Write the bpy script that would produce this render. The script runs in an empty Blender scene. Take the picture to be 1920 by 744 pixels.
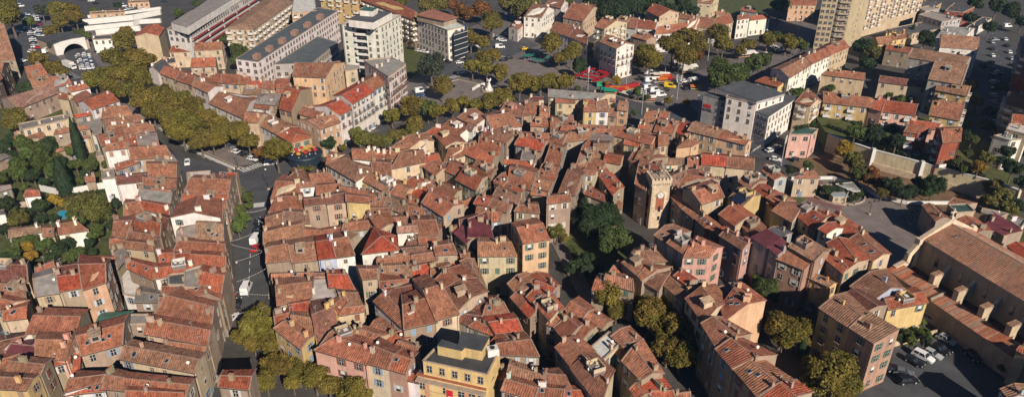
import bpy, bmesh, math, random
from mathutils import Vector, Matrix
from mathutils.bvhtree import BVHTree
SC = bpy.context.scene
COL = SC.collection
RND = random.Random(7)
# ---------------------------------------------------------------- camera, sky, sun, exposure
FPX, PIT, HC = 1330.0, math.radians(27.3), 105.0
cam = bpy.data.objects.new('camera', bpy.data.cameras.new('camera')); COL.objects.link(cam)
cam.location = (0, 0, HC); cam.rotation_euler = (math.radians(90) - PIT, 0, 0)
cam.data.sensor_width = 36; cam.data.lens = 36 * FPX / 1920; cam.data.clip_end = 6000; cam.data.clip_start = 1
SC.camera = cam
SUN_AZ, SUN_EL = math.radians(-27), math.radians(31)      # heading of the shadows (left of forward), height of the sun
w = bpy.data.worlds.new('World'); SC.world = w; w.use_nodes = True
wn = w.node_tree; bg = wn.nodes['Background']
sky = wn.nodes.new('ShaderNodeTexSky'); sky.sky_type = 'NISHITA'; sky.sun_disc = False
sky.sun_elevation = SUN_EL; sky.sun_rotation = math.pi + SUN_AZ; sky.air_density = 0.75; sky.dust_density = 0.3; sky.ozone_density = 6.0; sky.altitude = 1500
wn.links.new(sky.outputs[0], bg.inputs[0]); bg.inputs[1].default_value = 0.05
sl = bpy.data.lights.new('sun', 'SUN'); sl.energy = 5.0; sl.angle = math.radians(0.5); sl.color = (1, 0.89, 0.77)
so = bpy.data.objects.new('sun', sl); COL.objects.link(so)
sdir = Vector((math.sin(SUN_AZ) * math.cos(SUN_EL), math.cos(SUN_AZ) * math.cos(SUN_EL), -math.sin(SUN_EL)))
so.rotation_euler = sdir.to_track_quat('-Z', 'Y').to_euler(); so.location = (0, 0, 200)
SC.view_settings.view_transform = 'Standard'; SC.view_settings.look = 'None'
SC.view_settings.gamma = 1; SC.view_settings.exposure = 0.4; SC.view_settings.use_curve_mapping = False
SC.render.engine = 'CYCLES'; SC.cycles.max_bounces = 4; SC.cycles.diffuse_bounces = 1

# ---------------------------------------------------------------- surveying: a bearing in the photograph to a point at height z
def P(x, y, z=0.0):
    u = (x - 960) / FPX; v = (372 - y) / FPX
    dy = math.cos(PIT) + v * math.sin(PIT); dz = -math.sin(PIT) + v * math.cos(PIT)
    t = (z - HC) / dz
    return Vector((u * t, dy * t, z))
def scale_at(y): return FPX * (math.sin(PIT) + (y - 372) / FPX * math.cos(PIT)) / HC
def proj(p):
    d = p[1] * math.cos(PIT) + (HC - p[2]) * math.sin(PIT)
    up = p[1] * math.sin(PIT) - (HC - p[2]) * math.cos(PIT)
    return (960 + FPX * p[0] / d, 372 - FPX * up / d)
KX = 400 / 1190.0
TILE = {a + str(i + 1): (ox, oy) for a, oy in (('A', 0), ('B', 240), ('C', 494)) for i, ox in enumerate((0, 300, 600, 900, 1200, 1520))}
def tp(t, x, y):
    if t in TILE: ox, oy = TILE[t]; return ox + x * KX, oy + y * KX
    ox, oy, k = t; return ox + x / k, oy + y / k

# ---------------------------------------------------------------- materials
def mat(name, col=None, rough=0.8, metal=0.0, objcol=False, noise=None, nscale=1.0, bump=0.0, vary=0.25, spec=0.3, emit=0):
    """plain paint, plaster, metal: own colour or the object's colour, broken up by noise"""
    m = bpy.data.materials.new(name); m.use_nodes = True; nt = m.node_tree; b = nt.nodes['Principled BSDF']
    b.inputs['Roughness'].default_value = rough; b.inputs['Metallic'].default_value = metal
    b.inputs['Specular IOR Level'].default_value = spec
    if objcol:
        oi = nt.nodes.new('ShaderNodeObjectInfo'); src = oi.outputs['Color']
    else:
        rgb = nt.nodes.new('ShaderNodeRGB'); rgb.outputs[0].default_value = (*col, 1); src = rgb.outputs[0]
    if vary:
        tc = nt.nodes.new('ShaderNodeTexCoord'); geo = nt.nodes.new('ShaderNodeNewGeometry')
        n1 = nt.nodes.new('ShaderNodeTexNoise'); n1.inputs['Scale'].default_value = 0.35 * nscale; n1.inputs['Detail'].default_value = 6; n1.inputs['Roughness'].default_value = 0.7
        nt.links.new(geo.outputs['Position'], n1.inputs['Vector'])
        mr = nt.nodes.new('ShaderNodeMapRange'); mr.inputs[1].default_value = 0.3; mr.inputs[2].default_value = 0.7
        mr.inputs[3].default_value = 1 - vary; mr.inputs[4].default_value = 1 + vary * 0.6
        nt.links.new(n1.outputs[0], mr.inputs[0])
        mx = nt.nodes.new('ShaderNodeVectorMath'); mx.operation = 'SCALE'
        nt.links.new(src, mx.inputs[0]); nt.links.new(mr.outputs[0], mx.inputs['Scale']); src = mx.outputs[0]
        if bump:
            n2 = nt.nodes.new('ShaderNodeTexNoise'); n2.inputs['Scale'].default_value = 3 * nscale; n2.inputs['Detail'].default_value = 4
            nt.links.new(geo.outputs['Position'], n2.inputs['Vector'])
            bp = nt.nodes.new('ShaderNodeBump'); bp.inputs['Strength'].default_value = bump; bp.inputs['Distance'].default_value = 0.3
            nt.links.new(n2.outputs[0], bp.inputs['Height']); nt.links.new(bp.outputs[0], b.inputs['Normal'])
    nt.links.new(src, b.inputs['Base Color'])
    return m
def wall_mat():
    m = bpy.data.materials.new('lime_plaster'); m.use_nodes = True; nt = m.node_tree; b = nt.nodes['Principled BSDF']
    b.inputs['Roughness'].default_value = 0.9; b.inputs['Specular IOR Level'].default_value = 0.15
    L = nt.links.new; N = nt.nodes.new
    oi = N('ShaderNodeObjectInfo'); geo = N('ShaderNodeNewGeometry')
    n1 = N('ShaderNodeTexNoise'); n1.inputs['Scale'].default_value = 0.28; n1.inputs['Detail'].default_value = 8; n1.inputs['Roughness'].default_value = 0.75
    L(geo.outputs['Position'], n1.inputs['Vector'])
    mp = N('ShaderNodeMapping'); mp.inputs['Scale'].default_value = (1.6, 1.6, 0.12); L(geo.outputs['Position'], mp.inputs[0])
    n2 = N('ShaderNodeTexNoise'); n2.inputs['Scale'].default_value = 1.0; n2.inputs['Detail'].default_value = 4; L(mp.outputs[0], n2.inputs['Vector'])
    r1 = N('ShaderNodeMapRange'); r1.inputs[1].default_value = .32; r1.inputs[2].default_value = .68; r1.inputs[3].default_value = .72; r1.inputs[4].default_value = 1.12; L(n1.outputs[0], r1.inputs[0])
    r2 = N('ShaderNodeMapRange'); r2.inputs[1].default_value = .35; r2.inputs[2].default_value = .6; r2.inputs[3].default_value = .86; r2.inputs[4].default_value = 1.03; L(n2.outputs[0], r2.inputs[0])
    mu = N('ShaderNodeMath'); mu.operation = 'MULTIPLY'; L(r1.outputs[0], mu.inputs[0]); L(r2.outputs[0], mu.inputs[1])
    sc = N('ShaderNodeVectorMath'); sc.operation = 'SCALE'; L(oi.outputs['Color'], sc.inputs[0]); L(mu.outputs[0], sc.inputs['Scale'])
    L(sc.outputs[0], b.inputs['Base Color'])
    return m
def roof_mat(name, stripe=0.5):
    """canal tiles: columns of tiles down the slope (UV in metres), each tile its own baked colour, lichen and repair patches"""
    m = bpy.data.materials.new(name); m.use_nodes = True; nt = m.node_tree; b = nt.nodes['Principled BSDF']
    b.inputs['Roughness'].default_value = 0.85; b.inputs['Specular IOR Level'].default_value = 0.2
    L = nt.links.new; N = nt.nodes.new
    uv = N('ShaderNodeUVMap'); oi = N('ShaderNodeObjectInfo'); geo = N('ShaderNodeNewGeometry')
    off = N('ShaderNodeVectorMath'); off.operation = 'ADD'; rv = N('ShaderNodeMath'); rv.operation = 'MULTIPLY'; rv.inputs[1].default_value = 97
    L(oi.outputs['Random'], rv.inputs[0]); L(uv.outputs[0], off.inputs[0]); L(rv.outputs[0], off.inputs[1])
    def cells(su, sv):
        mp = N('ShaderNodeVectorMath'); mp.operation = 'MULTIPLY'; mp.inputs[1].default_value = (su, sv, 1); L(off.outputs[0], mp.inputs[0])
        fl = N('ShaderNodeVectorMath'); fl.operation = 'FLOOR'; L(mp.outputs[0], fl.inputs[0])
        wn_ = N('ShaderNodeTexWhiteNoise'); wn_.noise_dimensions = '2D'; L(fl.outputs[0], wn_.inputs['Vector'])
        return wn_.outputs['Value']
    c1 = cells(3.4, 2.1); c2 = cells(2.1, 1.1)
    cr = N('ShaderNodeValToRGB'); e = cr.color_ramp.elements
    e[0].position = 0; e[0].color = (.5, .44, .42, 1); e[1].position = 1; e[1].color = (1.5, 1.45, 1.38, 1)
    for p_, c_ in ((.25, (.78, .7, .66)), (.5, (1, .96, .92)), (.75, (1.15, 1.0, .9)), (.9, (1.35, 1.2, 1.1))):
        q = e.new(p_); q.color = (*c_, 1)
    ad = N('ShaderNodeMath'); ad.operation = 'MULTIPLY_ADD'; ad.inputs[1].default_value = .6; L(c1, ad.inputs[0])
    h2 = N('ShaderNodeMath'); h2.operation = 'MULTIPLY'; h2.inputs[1].default_value = .4; L(c2, h2.inputs[0]); L(h2.outputs[0], ad.inputs[2])
    L(ad.outputs[0], cr.inputs[0])
    # patches
    n1 = N('ShaderNodeTexNoise'); n1.inputs['Scale'].default_value = 0.22; n1.inputs['Detail'].default_value = 5; n1.inputs['Roughness'].default_value = .65; L(off.outputs[0], n1.inputs['Vector'])
    r1 = N('ShaderNodeMapRange'); r1.inputs[1].default_value = .3; r1.inputs[2].default_value = .7; r1.inputs[3].default_value = .68; r1.inputs[4].default_value = 1.25; L(n1.outputs[0], r1.inputs[0])
    mp2 = N('ShaderNodeVectorMath'); mp2.operation = 'MULTIPLY'; mp2.inputs[1].default_value = (1.1, .45, 1); L(off.outputs[0], mp2.inputs[0])
    n2 = N('ShaderNodeTexNoise'); n2.inputs['Scale'].default_value = 1.0; n2.inputs['Detail'].default_value = 4; L(mp2.outputs[0], n2.inputs['Vector'])
    r2 = N('ShaderNodeMapRange'); r2.inputs[1].default_value = .35; r2.inputs[2].default_value = .65; r2.inputs[3].default_value = .82; r2.inputs[4].default_value = 1.14; L(n2.outputs[0], r2.inputs[0])
    mu = N('ShaderNodeMath'); mu.operation = 'MULTIPLY'; L(r1.outputs[0], mu.inputs[0]); L(r2.outputs[0], mu.inputs[1])
    vm = N('ShaderNodeVectorMath'); vm.operation = 'MULTIPLY'; L(oi.outputs['Color'], vm.inputs[0]); L(cr.outputs[0], vm.inputs[1])
    sc = N('ShaderNodeVectorMath'); sc.operation = 'SCALE'; L(vm.outputs[0], sc.inputs[0]); L(mu.outputs[0], sc.inputs['Scale'])
    # grey lichen
    n3 = N('ShaderNodeTexNoise'); n3.inputs['Scale'].default_value = 0.6; n3.inputs['Detail'].default_value = 7; n3.inputs['Roughness'].default_value = .8; L(off.outputs[0], n3.inputs['Vector'])
    r3 = N('ShaderNodeMapRange'); r3.inputs[1].default_value = .5; r3.inputs[2].default_value = .75; r3.inputs[3].default_value = 0; r3.inputs[4].default_value = .3; L(n3.outputs[0], r3.inputs[0])
    mx = N('ShaderNodeMix'); mx.data_type = 'RGBA'; L(r3.outputs[0], mx.inputs[0]); L(sc.outputs[0], mx.inputs[6]); mx.inputs[7].default_value = (.20, .145, .11, 1)
    L(mx.outputs[2], b.inputs['Base Color'])
    # tile relief
    sx = N('ShaderNodeSeparateXYZ'); L(uv.outputs[0], sx.inputs[0])
    s1 = N('ShaderNodeMath'); s1.operation = 'MULTIPLY'; s1.inputs[1].default_value = 6.2832 / stripe; L(sx.outputs[0], s1.inputs[0])
    s2 = N('ShaderNodeMath'); s2.operation = 'SINE'; L(s1.outputs[0], s2.inputs[0])
    hh = N('ShaderNodeMath'); hh.operation = 'MULTIPLY_ADD'; hh.inputs[1].default_value = .5; L(s2.outputs[0], hh.inputs[0]); L(c1, hh.inputs[2])
    bp = N('ShaderNodeBump'); bp.inputs['Strength'].default_value = .8; bp.inputs['Distance'].default_value = 0.09
    L(hh.outputs[0], bp.inputs['Height']); L(bp.outputs[0], b.inputs['Normal'])
    return m
def stripes_mat(name, col, period=.5, dark=.6, metal=0.0, rough=.6):
    """ribbed sheet: UV x in metres"""
    m = bpy.data.materials.new(name); m.use_nodes = True; nt = m.node_tree; b = nt.nodes['Principled BSDF']; L = nt.links.new; N = nt.nodes.new
    b.inputs['Roughness'].default_value = rough; b.inputs['Metallic'].default_value = metal
    uv = N('ShaderNodeUVMap'); sx = N('ShaderNodeSeparateXYZ'); L(uv.outputs[0], sx.inputs[0])
    s1 = N('ShaderNodeMath'); s1.operation = 'MULTIPLY'; s1.inputs[1].default_value = 6.2832 / period; L(sx.outputs[0], s1.inputs[0])
    s2 = N('ShaderNodeMath'); s2.operation = 'SINE'; L(s1.outputs[0], s2.inputs[0])
    geo = N('ShaderNodeNewGeometry'); n1 = N('ShaderNodeTexNoise'); n1.inputs['Scale'].default_value = .5; n1.inputs['Detail'].default_value = 6; L(geo.outputs['Position'], n1.inputs['Vector'])
    r1 = N('ShaderNodeMapRange'); r1.inputs[1].default_value = .3; r1.inputs[2].default_value = .7; r1.inputs[3].default_value = dark; r1.inputs[4].default_value = 1.15; L(n1.outputs[0], r1.inputs[0])
    oi = N('ShaderNodeObjectInfo')
    sc = N('ShaderNodeVectorMath'); sc.operation = 'SCALE'; L(r1.outputs[0], sc.inputs['Scale'])
    if col is None: L(oi.outputs['Color'], sc.inputs[0])
    else: sc.inputs[0].default_value = col
    L(sc.outputs[0], b.inputs['Base Color'])
    bp = N('ShaderNodeBump'); bp.inputs['Strength'].default_value = .6; bp.inputs['Distance'].default_value = .06; L(s2.outputs[0], bp.inputs['Height']); L(bp.outputs[0], b.inputs['Normal'])
    return m
def leaf_mat():
    m = bpy.data.materials.new('leaves'); m.use_nodes = True; nt = m.node_tree; b = nt.nodes['Principled BSDF']; L = nt.links.new; N = nt.nodes.new
    b.inputs['Roughness'].default_value = .7; b.inputs['Specular IOR Level'].default_value = .2
    oi = N('ShaderNodeObjectInfo'); at = N('ShaderNodeAttribute'); at.attribute_name = 'tone'
    geo = N('ShaderNodeNewGeometry'); n1 = N('ShaderNodeTexNoise'); n1.inputs['Scale'].default_value = .55; n1.inputs['Detail'].default_value = 3; L(geo.outputs['Position'], n1.inputs['Vector'])
    r1 = N('ShaderNodeMapRange'); r1.inputs[1].default_value = .3; r1.inputs[2].default_value = .7; r1.inputs[3].default_value = .72; r1.inputs[4].default_value = 1.28; L(n1.outputs[0], r1.inputs[0])
    mu = N('ShaderNodeMath'); mu.operation = 'MULTIPLY'; L(at.outputs['Fac'], mu.inputs[0]); L(r1.outputs[0], mu.inputs[1])
    sc = N('ShaderNodeVectorMath'); sc.operation = 'SCALE'; L(oi.outputs['Color'], sc.inputs[0]); L(mu.outputs[0], sc.inputs['Scale'])
    L(sc.outputs[0], b.inputs['Base Color'])
    tr = N('ShaderNodeBsdfTranslucent'); L(sc.outputs[0], tr.inputs[0]); ms = N('ShaderNodeMixShader'); ms.inputs[0].default_value = .25
    L(b.outputs[0], ms.inputs[1]); L(tr.outputs[0], ms.inputs[2]); L(ms.outputs[0], nt.nodes['Material Output'].inputs[0])
    return m
M = dict(wall=wall_mat(), roof=roof_mat('canal_tiles'), leaf=leaf_mat(),
    mortar=mat('mortar', (.36, .28, .21), vary=.35, nscale=2), flat=mat('flat_roof', objcol=True, vary=.35, nscale=1, bump=.2),
    sheet=stripes_mat('ribbed_sheet', None), white=mat('white_paint', (.60, .58, .54), vary=.15), glass=mat('window_glass', (.02, .028, .038), rough=.12, vary=0, spec=.6),
    frame=mat('window_frame', (.62, .57, .5), vary=.1), shutter=mat('shutter_paint', objcol=True, vary=.15, rough=.6), paint=mat('painted', objcol=True, vary=.12, rough=.5),
    car=mat('car_paint', objcol=True, vary=0, rough=.25, spec=.6), tyre=mat('tyre', (.015, .015, .015), vary=0), dark=mat('dark_metal', (.03, .03, .033), vary=.1, rough=.5),
    steel=mat('galvanised_steel', (.42, .43, .44), vary=.1, rough=.4, metal=.3), asphalt=mat('asphalt', (.07, .071, .076), vary=.35, nscale=.5, bump=.1), asphalt2=mat('worn_asphalt', (.135, .118, .112), vary=.3, nscale=.5),
    pave=mat('stone_paving', (.18, .15, .135), vary=.3, nscale=.8), red_pave=mat('pink_paving', (.17, .085, .08), vary=.25), grass=mat('grass_ground', (.075, .085, .025), vary=.5, nscale=1.2, bump=.5),
    earth=mat('dry_earth', (.16, .10, .055), vary=.4, nscale=1.2, bump=.4), mark=mat('road_paint', (.55, .55, .53), vary=.3, nscale=3), bark=mat('bark', (.13, .10, .075), vary=.35, nscale=3, bump=.5),
    ridge=mat('ridge_mortar', (.30, .195, .145), vary=.4, nscale=3),
    stone=mat('cut_stone', (.58, .45, .31), vary=.4, nscale=2.5, bump=.6), brick=mat('red_brick', (.30, .10, .055), vary=.35, nscale=3), pool=mat('pool_water', (.03, .30, .42), vary=0, rough=.05),
    base=mat('town_ground', (.07, .064, .058), vary=.4, nscale=.3), solar=mat('solar_cells', (.012, .02, .045), rough=.15, vary=0, spec=.6), skin=mat('skin', (.42, .25, .18), vary=0))

# ---------------------------------------------------------------- mesh helpers
def mesh(name, verts, faces, mats, uvs=None, mi=None, smooth=False):
    me = bpy.data.meshes.new(name); me.from_pydata([tuple(v) for v in verts], [], faces)
    for m in mats: me.materials.append(m)
    if mi: me.polygons.foreach_set('material_index', mi)
    if uvs:
        ul = me.uv_layers.new(name='UVMap'); k = 0
        for f, uvf in zip(faces, uvs):
            for q in range(len(f)): ul.data[k].uv = uvf[q]; k += 1
    if smooth: me.polygons.foreach_set('use_smooth', [True] * len(me.polygons))
    return me
def link(name, me, parent=None, loc=(0, 0, 0), rot=0, color=None, scale=None):
    o = bpy.data.objects.new(name, me); COL.objects.link(o)
    o.location = loc
    if rot: o.rotation_euler = rot if isinstance(rot, tuple) else (0, 0, rot)
    if scale: o.scale = scale
    if color: o.color = (*color, 1)
    if parent: o.parent = parent
    return o
class MB:
    """collects boxes, prisms and tubes into one mesh"""
    def __init__(s): s.v = []; s.f = []; s.m = []; s.uv = []
    def add(s, vs, fs, mi=0, uvs=None):
        k = len(s.v); s.v += [Vector(v) for v in vs]; s.f += [tuple(i + k for i in f) for f in fs]; s.m += [mi] * len(fs)
        s.uv += uvs if uvs else [[(0, 0)] * len(f) for f in fs]
    def box(s, c, d, rz=0, mi=0):
        cs, sn = math.cos(rz), math.sin(rz); vs = []
        for z in (-.5, .5):
            for x, y in ((-.5, -.5), (.5, -.5), (.5, .5), (-.5, .5)):
                X, Y = x * d[0], y * d[1]; vs.append((c[0] + X * cs - Y * sn, c[1] + X * sn + Y * cs, c[2] + z * d[2]))
        s.add(vs, [(3, 2, 1, 0), (4, 5, 6, 7), (0, 1, 5, 4), (1, 2, 6, 5), (2, 3, 7, 6), (3, 0, 4, 7)], mi)
    def prism(s, poly, z0, z1, mi=0, top=True, mt=None):
        n = len(poly)
        vs = [(p[0], p[1], z0) for p in poly] + [(p[0], p[1], z1) for p in poly]
        s.add(vs, [(i, (i + 1) % n, (i + 1) % n + n, i + n) for i in range(n)], mi)
        k = len(s.v) - 2 * n
        s.f.append(tuple(range(k + n, k + 2 * n))); s.m.append(mi if mt is None else mt); s.uv.append([(p[0], p[1]) for p in poly])
        s.f.append(tuple(range(k + n - 1, k - 1, -1))); s.m.append(mi); s.uv.append([(0, 0)] * n)
    def bar(s, a, b, w_, h, mi=0):
        a = Vector(a); b = Vector(b); d = b - a; L = d.length
        if L < 1e-5: return
        d /= L; sd = d.cross(Vector((0, 0, 1)))
        if sd.length < .05: sd = Vector((1, 0, 0))
        sd.normalize(); up = sd.cross(d); vs = []
        for e in (a, b):
            for x, y in ((-.5, -.5), (.5, -.5), (.5, .5), (-.5, .5)): vs.append(e + sd * x * w_ + up * y * h)
        s.add(vs, [(3, 2, 1, 0), (4, 5, 6, 7), (0, 1, 5, 4), (1, 2, 6, 5), (2, 3, 7, 6), (3, 0, 4, 7)], mi)
    def tube(s, pts, rs, n=8, mi=0):
        k = len(s.v); ring = []
        for i, (p, r) in enumerate(zip(pts, rs)):
            p = Vector(p); a = Vector(pts[max(i - 1, 0)]); b = Vector(pts[min(i + 1, len(pts) - 1)]); d = (b - a).normalized()
            x = d.orthogonal().normalized() if abs(d.z) < .99 else Vector((1, 0, 0)); y = d.cross(x)
            s.v += [p + (x * math.cos(t) + y * math.sin(t)) * r for t in (2 * math.pi * j / n for j in range(n))]
        for i in range(len(pts) - 1):
            for j in range(n):
                a = k + i * n + j; b = k + i * n + (j + 1) % n
                s.f.append((a, b, b + n, a + n)); s.m.append(mi); s.uv.append([(0, 0)] * 4)
        s.f.append(tuple(k + j for j in range(n - 1, -1, -1))); s.f.append(tuple(k + (len(pts) - 1) * n + j for j in range(n)))
        s.m += [mi, mi]; s.uv += [[(0, 0)] * n] * 2
    def lathe(s, c, prof, n=16, mi=0): s.tube([(c[0], c[1], c[2] + z) for r, z in prof], [r for r, z in prof], n, mi)
    def obj(s, name, mats, parent=None, loc=(0, 0, 0), rot=0, color=None, origin=None, smooth=False, scale=None):
        if not isinstance(mats, (list, tuple)): mats = [mats]
        vs = [v - Vector(origin) for v in s.v] if origin is not None else s.v
        return link(name, mesh(name, vs, s.f, mats, s.uv, s.m, smooth), parent, loc, rot, color, scale)
THINGS = []
def tag(o, label, cat, group=None):
    o['label'] = label; o['category'] = cat
    if group: o['group'] = group
    return o
def empty(name, loc, rz=0, scale=None):
    o = bpy.data.objects.new(name, None); COL.objects.link(o); o.location = loc; o.rotation_euler = (0, 0, rz); o.empty_display_size = .5
    if scale: o.scale = scale
    return o
def struct(o): o['kind'] = 'structure'; return o
def later(o, base, cat, group, pos=None):
    """its label is finished at the end, once the nearest landmark and its rank are known"""
    o['category'] = cat
    if group: o['group'] = group
    THINGS.append((o, base, Vector(pos if pos is not None else o.location)))
# ---------------------------------------------------------------- houses
RC = dict(b=(.31, .134, .083), r=(.35, .108, .06), o=(.35, .078, .045), d=(.17, .075, .06), t=(.29, .18, .12), p=(.34, .20, .155), g=(.25, .225, .20),
          k=(.065, .068, .072), m=(.17, .042, .05), w=(.5, .48, .44), s=(.085, .09, .095), e=(.05, .12, .09))
RN = dict(b='brown-tiled', r='terracotta-tiled', o='bright orange-red roofed', d='dark brown-tiled', t='tan-tiled', p='pale pink-tiled', g='grey-roofed', k='dark flat-roofed',
          m='maroon sheet-roofed', w='white flat-roofed', s='slate-grey roofed', e='green sheet-roofed')
WC = dict(c=(.50, .39, .265), w=(.72, .67, .60), s=(.33, .255, .185), y=(.56, .40, .18), o=(.55, .36, .22), p=(.54, .32, .25), g=(.36, .34, .32), u=(.40, .43, .52), n=(.36, .22, .155), q=(.30, .085, .05))
WN = dict(c='cream', w='white', s='bare stone', y='yellow', o='orange ochre', p='pink', g='grey', u='pale blue', n='brownish pink', q='brick red')
SHC = [(.10, .16, .12), (.16, .22, .30), (.42, .44, .46), (.30, .20, .14), (.22, .30, .38), (.50, .46, .40), (.20, .08, .06)]
HOUSES = []; WALLS = []; BV = []; BF = []
def solid(vs, fs, origin=(0, 0, 0)):
    k = len(BV); o = Vector(origin); BV.extend([Vector(v) + o for v in vs]); BF.extend([tuple(i + k for i in f) for f in fs])
def chim_mesh(kind):
    b = MB(); wd, dp, h = ((.55, .9, 1.3), (.5, .5, 1.0), (.6, 1.5, 1.2))[kind]
    b.box((0, 0, h / 2 - .3), (wd, dp, h + .6)); b.box((0, 0, h + .06), (wd + .14, dp + .14, .1), 0, 0)
    n = (2, 1, 3)[kind]
    for i in range(n):
        y = (i - (n - 1) / 2) * .42; b.lathe((0, y, h + .1), [(.12, 0), (.14, .2), (.10, .32)], 8, 1)
    return mesh('chimney', b.v, b.f, [M['wall'], M['brick']], b.uv, b.m)
CH = [chim_mesh(i) for i in range(3)]
def dish_mesh():
    b = MB(); b.tube([(0, 0, 0), (0, 0, .7)], [.03, .03], 6)
    b.tube([(0, 0, .7), (.05, 0, .72), (.14, 0, .77)], [.05, .24, .32], 12); b.tube([(0, 0, .7), (.45, 0, .95)], [.02, .03], 5)
    return mesh('satellite_dish', b.v, b.f, [M['white']], b.uv, b.m)
DISH = dish_mesh()
def aerial_mesh():
    b = MB(); b.tube([(0, 0, 0), (0, 0, 2.2)], [.03, .025], 5); b.bar((-.6, 0, 2.1), (.6, 0, 2.1), .03, .03)
    for i in range(6): b.bar((-.55 + .2 * i, -.3, 2.1), (-.55 + .2 * i, .3, 2.1), .02, .02)
    return mesh('roof_aerial', b.v, b.f, [M['steel']], b.uv, b.m)
AER = aerial_mesh()
def sky_mesh():
    b = MB(); b.box((0, 0, .04), (.8, 1.0, .1), 0, 0); b.box((0, 0, .1), (.62, .82, .03), 0, 1)
    return mesh('skylight', b.v, b.f, [M['steel'], M['glass']], b.uv, b.m)
SKYL = sky_mesh()
def dormer_mesh(k):
    b = MB()
    if k == 0:
        b.box((0, 0, .45), (2.0, 1.9, 1.7), 0, 0); b.box((0, -.97, .6), (1.1, .06, .9), 0, 2); slab(b, Vector((-1.2, -1.25, 1.3)), Vector((1.2, -1.25, 1.3)), Vector((1.2, 1.3, 1.75)), Vector((-1.2, 1.3, 1.75)), th=.16, jit=0, mi=1, side=3)
        return mesh('dormer', b.v, b.f, [M['wall'], M['roof'], M['glass'], M['mortar']], b.uv, b.m)
    b.box((0, 0, .1), (3.0, 2.6, .9), 0, 0)
    for x, y, w_, d_ in ((0, 1.25, 3.0, .16), (1.45, 0, .16, 2.6), (-1.45, 0, .16, 2.6)): b.box((x, y, .95), (w_, d_, .9), 0, 1)
    b.box((0, -1.2, .85), (3.0, .06, .06), 0, 3); b.box((0, -1.2, .6), (2.9, .05, .5), 0, 2); b.box((.5, .2, .75), (.9, .9, .08), 0, 3); b.box((-.8, .6, .8), (.5, .5, .5), 0, 1)
    return mesh('roof_terrace', b.v, b.f, [M['pave'], M['wall'], M['steel'], M['white']], b.uv, b.m)
def v2(p): return Vector((p[0], p[1], 0))
def area(q): return sum(q[i].x * q[(i + 1) % 4].y - q[(i + 1) % 4].x * q[i].y for i in range(4)) / 2
def slab(b, e1, e2, r2, r1, th=.2, jit=.06, rnd=None, mi=0, side=1, v0=0.0):
    """one slope of a roof, e1-e2 the eave and r1-r2 the upper edge, gently uneven, with real thickness"""
    rnd = rnd or RND
    L = (e2 - e1).length; Wd = ((r1 - e1).length + (r2 - e2).length) / 2
    nu = max(1, min(8, round(L / 2.6))); nv = 2 if Wd > 3 else 1
    vs = []; uv = []
    for j in range(nv + 1):
        for i in range(nu + 1):
            a = e1.lerp(e2, i / nu); c = r1.lerp(r2, i / nu); p = a.lerp(c, j / nv)
            p = p + Vector((0, 0, rnd.uniform(-jit, jit) if 0 < i < nu or 0 < j < nv else 0)); vs.append(p); uv.append((L * i / nu, v0 + Wd * j / nv))
    n = len(vs); vs += [p - Vector((0, 0, th)) for p in vs]; fs = []; fuv = []; mm = []
    I = lambda i, j: j * (nu + 1) + i
    for j in range(nv):
        for i in range(nu):
            f = (I(i, j), I(i + 1, j), I(i + 1, j + 1), I(i, j + 1)); fs.append(f); fuv.append([uv[q] for q in f]); mm.append(mi)
            fs.append(tuple(q + n for q in reversed(f))); fuv.append([(0, 0)] * 4); mm.append(side)
    per = [I(i, 0) for i in range(nu + 1)] + [I(nu, j) for j in range(1, nv + 1)] + [I(i, nv) for i in range(nu - 1, -1, -1)] + [I(0, j) for j in range(nv - 1, 0, -1)]
    for a in range(len(per)):
        p, q = per[a], per[(a + 1) % len(per)]; fs.append((q, p, p + n, q + n)); fuv.append([(0, 0)] * 4); mm.append(side)
    k = len(b.v); b.v += vs; b.f += [tuple(i + k for i in f) for f in fs]; b.m += mm; b.uv += fuv
DORM = [dormer_mesh(0), dormer_mesh(1)]
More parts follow.
